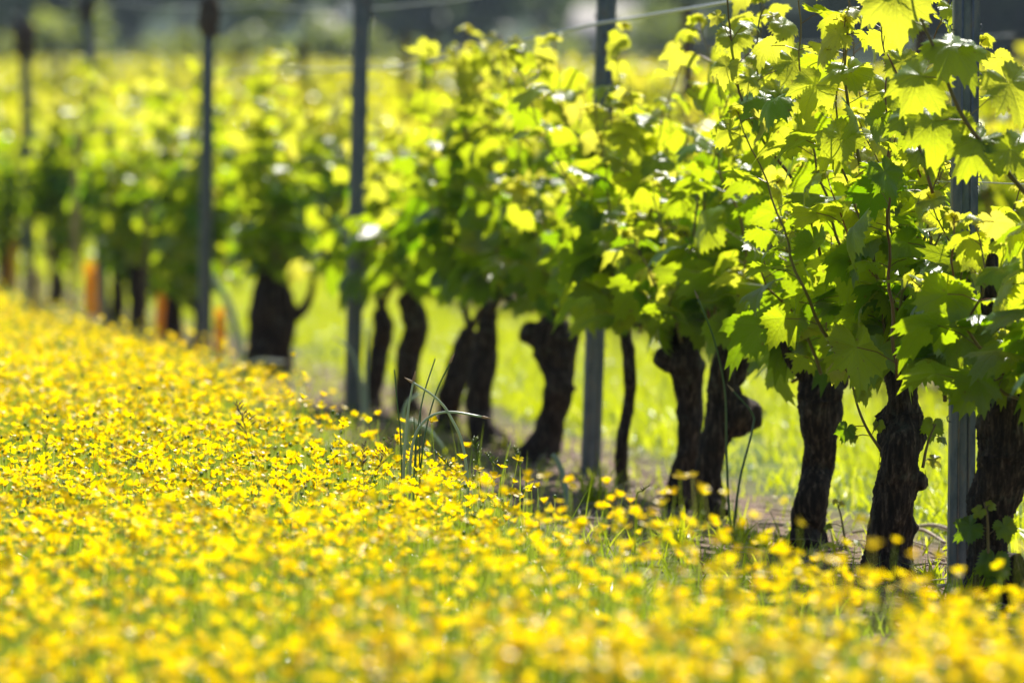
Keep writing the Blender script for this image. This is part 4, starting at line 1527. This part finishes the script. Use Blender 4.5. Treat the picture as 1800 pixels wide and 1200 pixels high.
def tree(x, y, h, w, lab, mat='treeleaf', group='trees beyond the vineyard', seed=0, cat='tree', low=.25):
    z = gz(x, y)
    root = empty('tree' if cat == 'tree' else 'bush', (x, y, z), lab, cat, group)
    tb, cb = MB(), MB()
    rs = random.Random(seed)
    tb.tube(spline([(0, 0, -.5), (rs.uniform(-.1, .1) * w * .2, 0, h * .3), (rs.uniform(-.1, .1) * w * .3, 0, h * .75)], 8), np.linspace(h * .03, h * .008, 8), seg=8)
    for q in range(5):
        a = rs.uniform(0, 6.28)
        z0 = h * rs.uniform(.2, .5)
        tb.tube([(0, 0, z0), (math.cos(a) * w * .2, math.sin(a) * w * .2, z0 + h * .15), (math.cos(a) * w * .36, math.sin(a) * w * .36, z0 + h * .3)], [h * .012, h * .008, h * .003], seg=6)
    tb.build('trunk', M['treebark'], root)
    crown(cb, (0, 0, h * (.5 + low / 2)), w * .55, w * .5, h * (.5 - low / 2) * 1.1, 1500, w * .085, seed)
    cb.build('crown', M[mat], root)


def far_px(px, depth):
    return ((px - 900) - 9) / F_PX * depth


TREES = [  # photo x, distance, height, width, label
    (-60, 330, 11, 9, 'large dark tree at the far left of the skyline'), (95, 300, 8, 6.5, 'green tree behind the farthest left post'),
    (230, 345, 13, 9, 'dark tree behind the sagging wire'), (330, 390, 15, 10, 'tall dark tree behind the post with the orange guard'),
    (470, 360, 12, 8, 'dark blue green tree left of the pale building'), (715, 350, 12, 8, 'dark tree just right of the bare dark post'),
    (830, 320, 11, 7.5, 'dark rounded tree above the dip in the leaves'), (950, 365, 13, 9, 'dark tree left of the pale post'),
    (1100, 335, 12, 8, 'dark tree behind the pale post'), (1210, 300, 10, 7.5, 'dark green tree right of the pale post'), (1330, 280, 11, 8, 'dark tree behind the tall bright shoot tips'),
    (1450, 270, 10, 8, 'very dark tree above the swollen trunk'), (1560, 255, 11, 8, 'very dark tree behind the highest leaves'),
    (1680, 250, 10, 8, 'blackish tree behind the near steel post'), (1800, 255, 11, 9, 'blackish tree at the top right corner'), (1920, 260, 11, 9, 'blackish tree just past the right edge'),
]
for i, (px, dp, h, w, lab) in enumerate(TREES):
    tree(far_px(px, dp), dp, h, w, lab, seed=i + 5, low=.08)
BUSHES = [(130, 262, 2.9, 3.4, 'sunlit olive bush behind the farthest left post'), (290, 258, 2.3, 2.6, 'small sunlit bush below the sagging wire'),
          (430, 250, 3.0, 5.0, 'wide yellow green bush left of the bare dark post'), (560, 262, 2.6, 3.2, 'olive bush under the pale building'),
          (700, 252, 2.2, 2.8, 'low dull bush right of the bare dark post'), (1150, 258, 3.2, 3.0, 'green bush right of the pale post'), (960, 262, 2.5, 3.0, 'dull bush left of the pale post'),
          (20, 255, 2.4, 3.0, 'dull bush at the far left skyline')]
for i, (px, dp, h, w, lab) in enumerate(BUSHES):
    tree(far_px(px, dp), dp, h, w, lab, mat='bushleaf', group='bushes along the far field edge', seed=i + 60, cat='bush', low=-.1)

# wooded hill behind everything
hb = MB()
xs = np.linspace(-260, 260, 90)
ys = np.linspace(430, 900, 40)
X, Y = np.meshgrid(xs, ys)
Z = elev(X, Y) - 2 + smooth(430, 620, Y) * (34 + 8 * np.sin(X * .03 + 1) + 5 * np.sin(X * .07 + Y * .02)) + rng.normal(0, .8, X.shape)
ix = np.arange(X.size).reshape(X.shape)
hb.add(np.stack([X, Y, Z], -1).reshape(-1, 3), None, np.stack([ix[:-1, :-1], ix[:-1, 1:], ix[1:, 1:], ix[1:, :-1]], -1).reshape(-1, 4))
M['hill'] = solid('wooded_hill', [(0.3, (.020, .040, .022)), (.55, (.035, .060, .030)), (.8, (.06, .085, .035))], rough=.95, noise=.12, bump=1.0, dist=2.0, spec=.1)
tag(hb.build('hill', M['hill']), kind='structure')


def farmhouse(px, dp, w, d, h, lab, rot=0.0):
    x = far_px(px, dp)
    z = gz(x, dp)
    root = empty('farmhouse', (x, dp, z), lab, 'house')
    root.rotation_euler = (0, 0, rot)
    b = MB()
    b.box((-w / 2, -d / 2, -1), (w / 2, d / 2, h))
    g = [(-w / 2, -d / 2, h), (-w / 2, d / 2, h), (-w / 2, 0, h + d * .32), (w / 2, -d / 2, h), (w / 2, d / 2, h), (w / 2, 0, h + d * .32)]
    b.add(g, [(0, 2, 1), (3, 4, 5)])
    b.build('walls', M['house'], root, smooth_shade=False)
    r = MB()
    e = .35
    for s in (-1, 1):
        p = [(-w / 2 - e, s * (d / 2 + e), h - .2), (w / 2 + e, s * (d / 2 + e), h - .2), (w / 2 + e, 0, h + d * .32 + .08), (-w / 2 - e, 0, h + d * .32 + .08)]
        q = [(a, b_, c + .15) for a, b_, c in p]
        r.add(p + q, None, [(0, 1, 2, 3), (4, 7, 6, 5), (0, 4, 5, 1), (2, 6, 7, 3), (0, 3, 7, 4), (1, 5, 6, 2)])
    ro = r.build('roof', M['rooftile'], root, smooth_shade=False)
    c = MB()
    c.box((w * .2, -.3, h + d * .1), (w * .2 + .7, .4, h + d * .32 + .9))
    c.build('chimney', M['house'], ro, smooth_shade=False)
    for q in range(3):
        wx = -w / 2 + w * (q + .5) / 3
        wb = MB()
        wb.box((wx - .45, -d / 2 - .05, 1.0), (wx + .45, -d / 2 - .002, 2.2))
        wb.build('window', M['pane'], root, smooth_shade=False)


farmhouse(592, 300, 1.9, 3.0, 2.2, 'small white building blurred between trees left of the bare dark post', rot=.3)
farmhouse(1095, 300, 3.6, 4.0, 2.6, 'made-up pale house front in place of blurred glints, split by the pale post', rot=-.2)  # added house: its pale front stands in for out-of-focus glints

# ------------------------------------------------------------------ air: the far trees fade towards blue
hz_ = MB()
hz_.box((-420, -60, -8), (420, 1000, 90), .5)
ho = hz_.build('haze', bpy.data.materials.new('haze'), None, smooth_shade=False)
hm = ho.data.materials[0]
hm.use_nodes = True
hm.node_tree.nodes.clear()
o_ = hm.node_tree.nodes.new('ShaderNodeOutputMaterial')
pv = hm.node_tree.nodes.new('ShaderNodeVolumePrincipled')
pv.inputs['Color'].default_value = (.62, .78, 1.0, 1)
pv.inputs['Density'].default_value = 0.00020
hm.node_tree.links.new(pv.outputs[0], o_.inputs['Volume'])
tag(ho, 'thin blue air between the vines and the far trees', 'haze', kind='stuff')
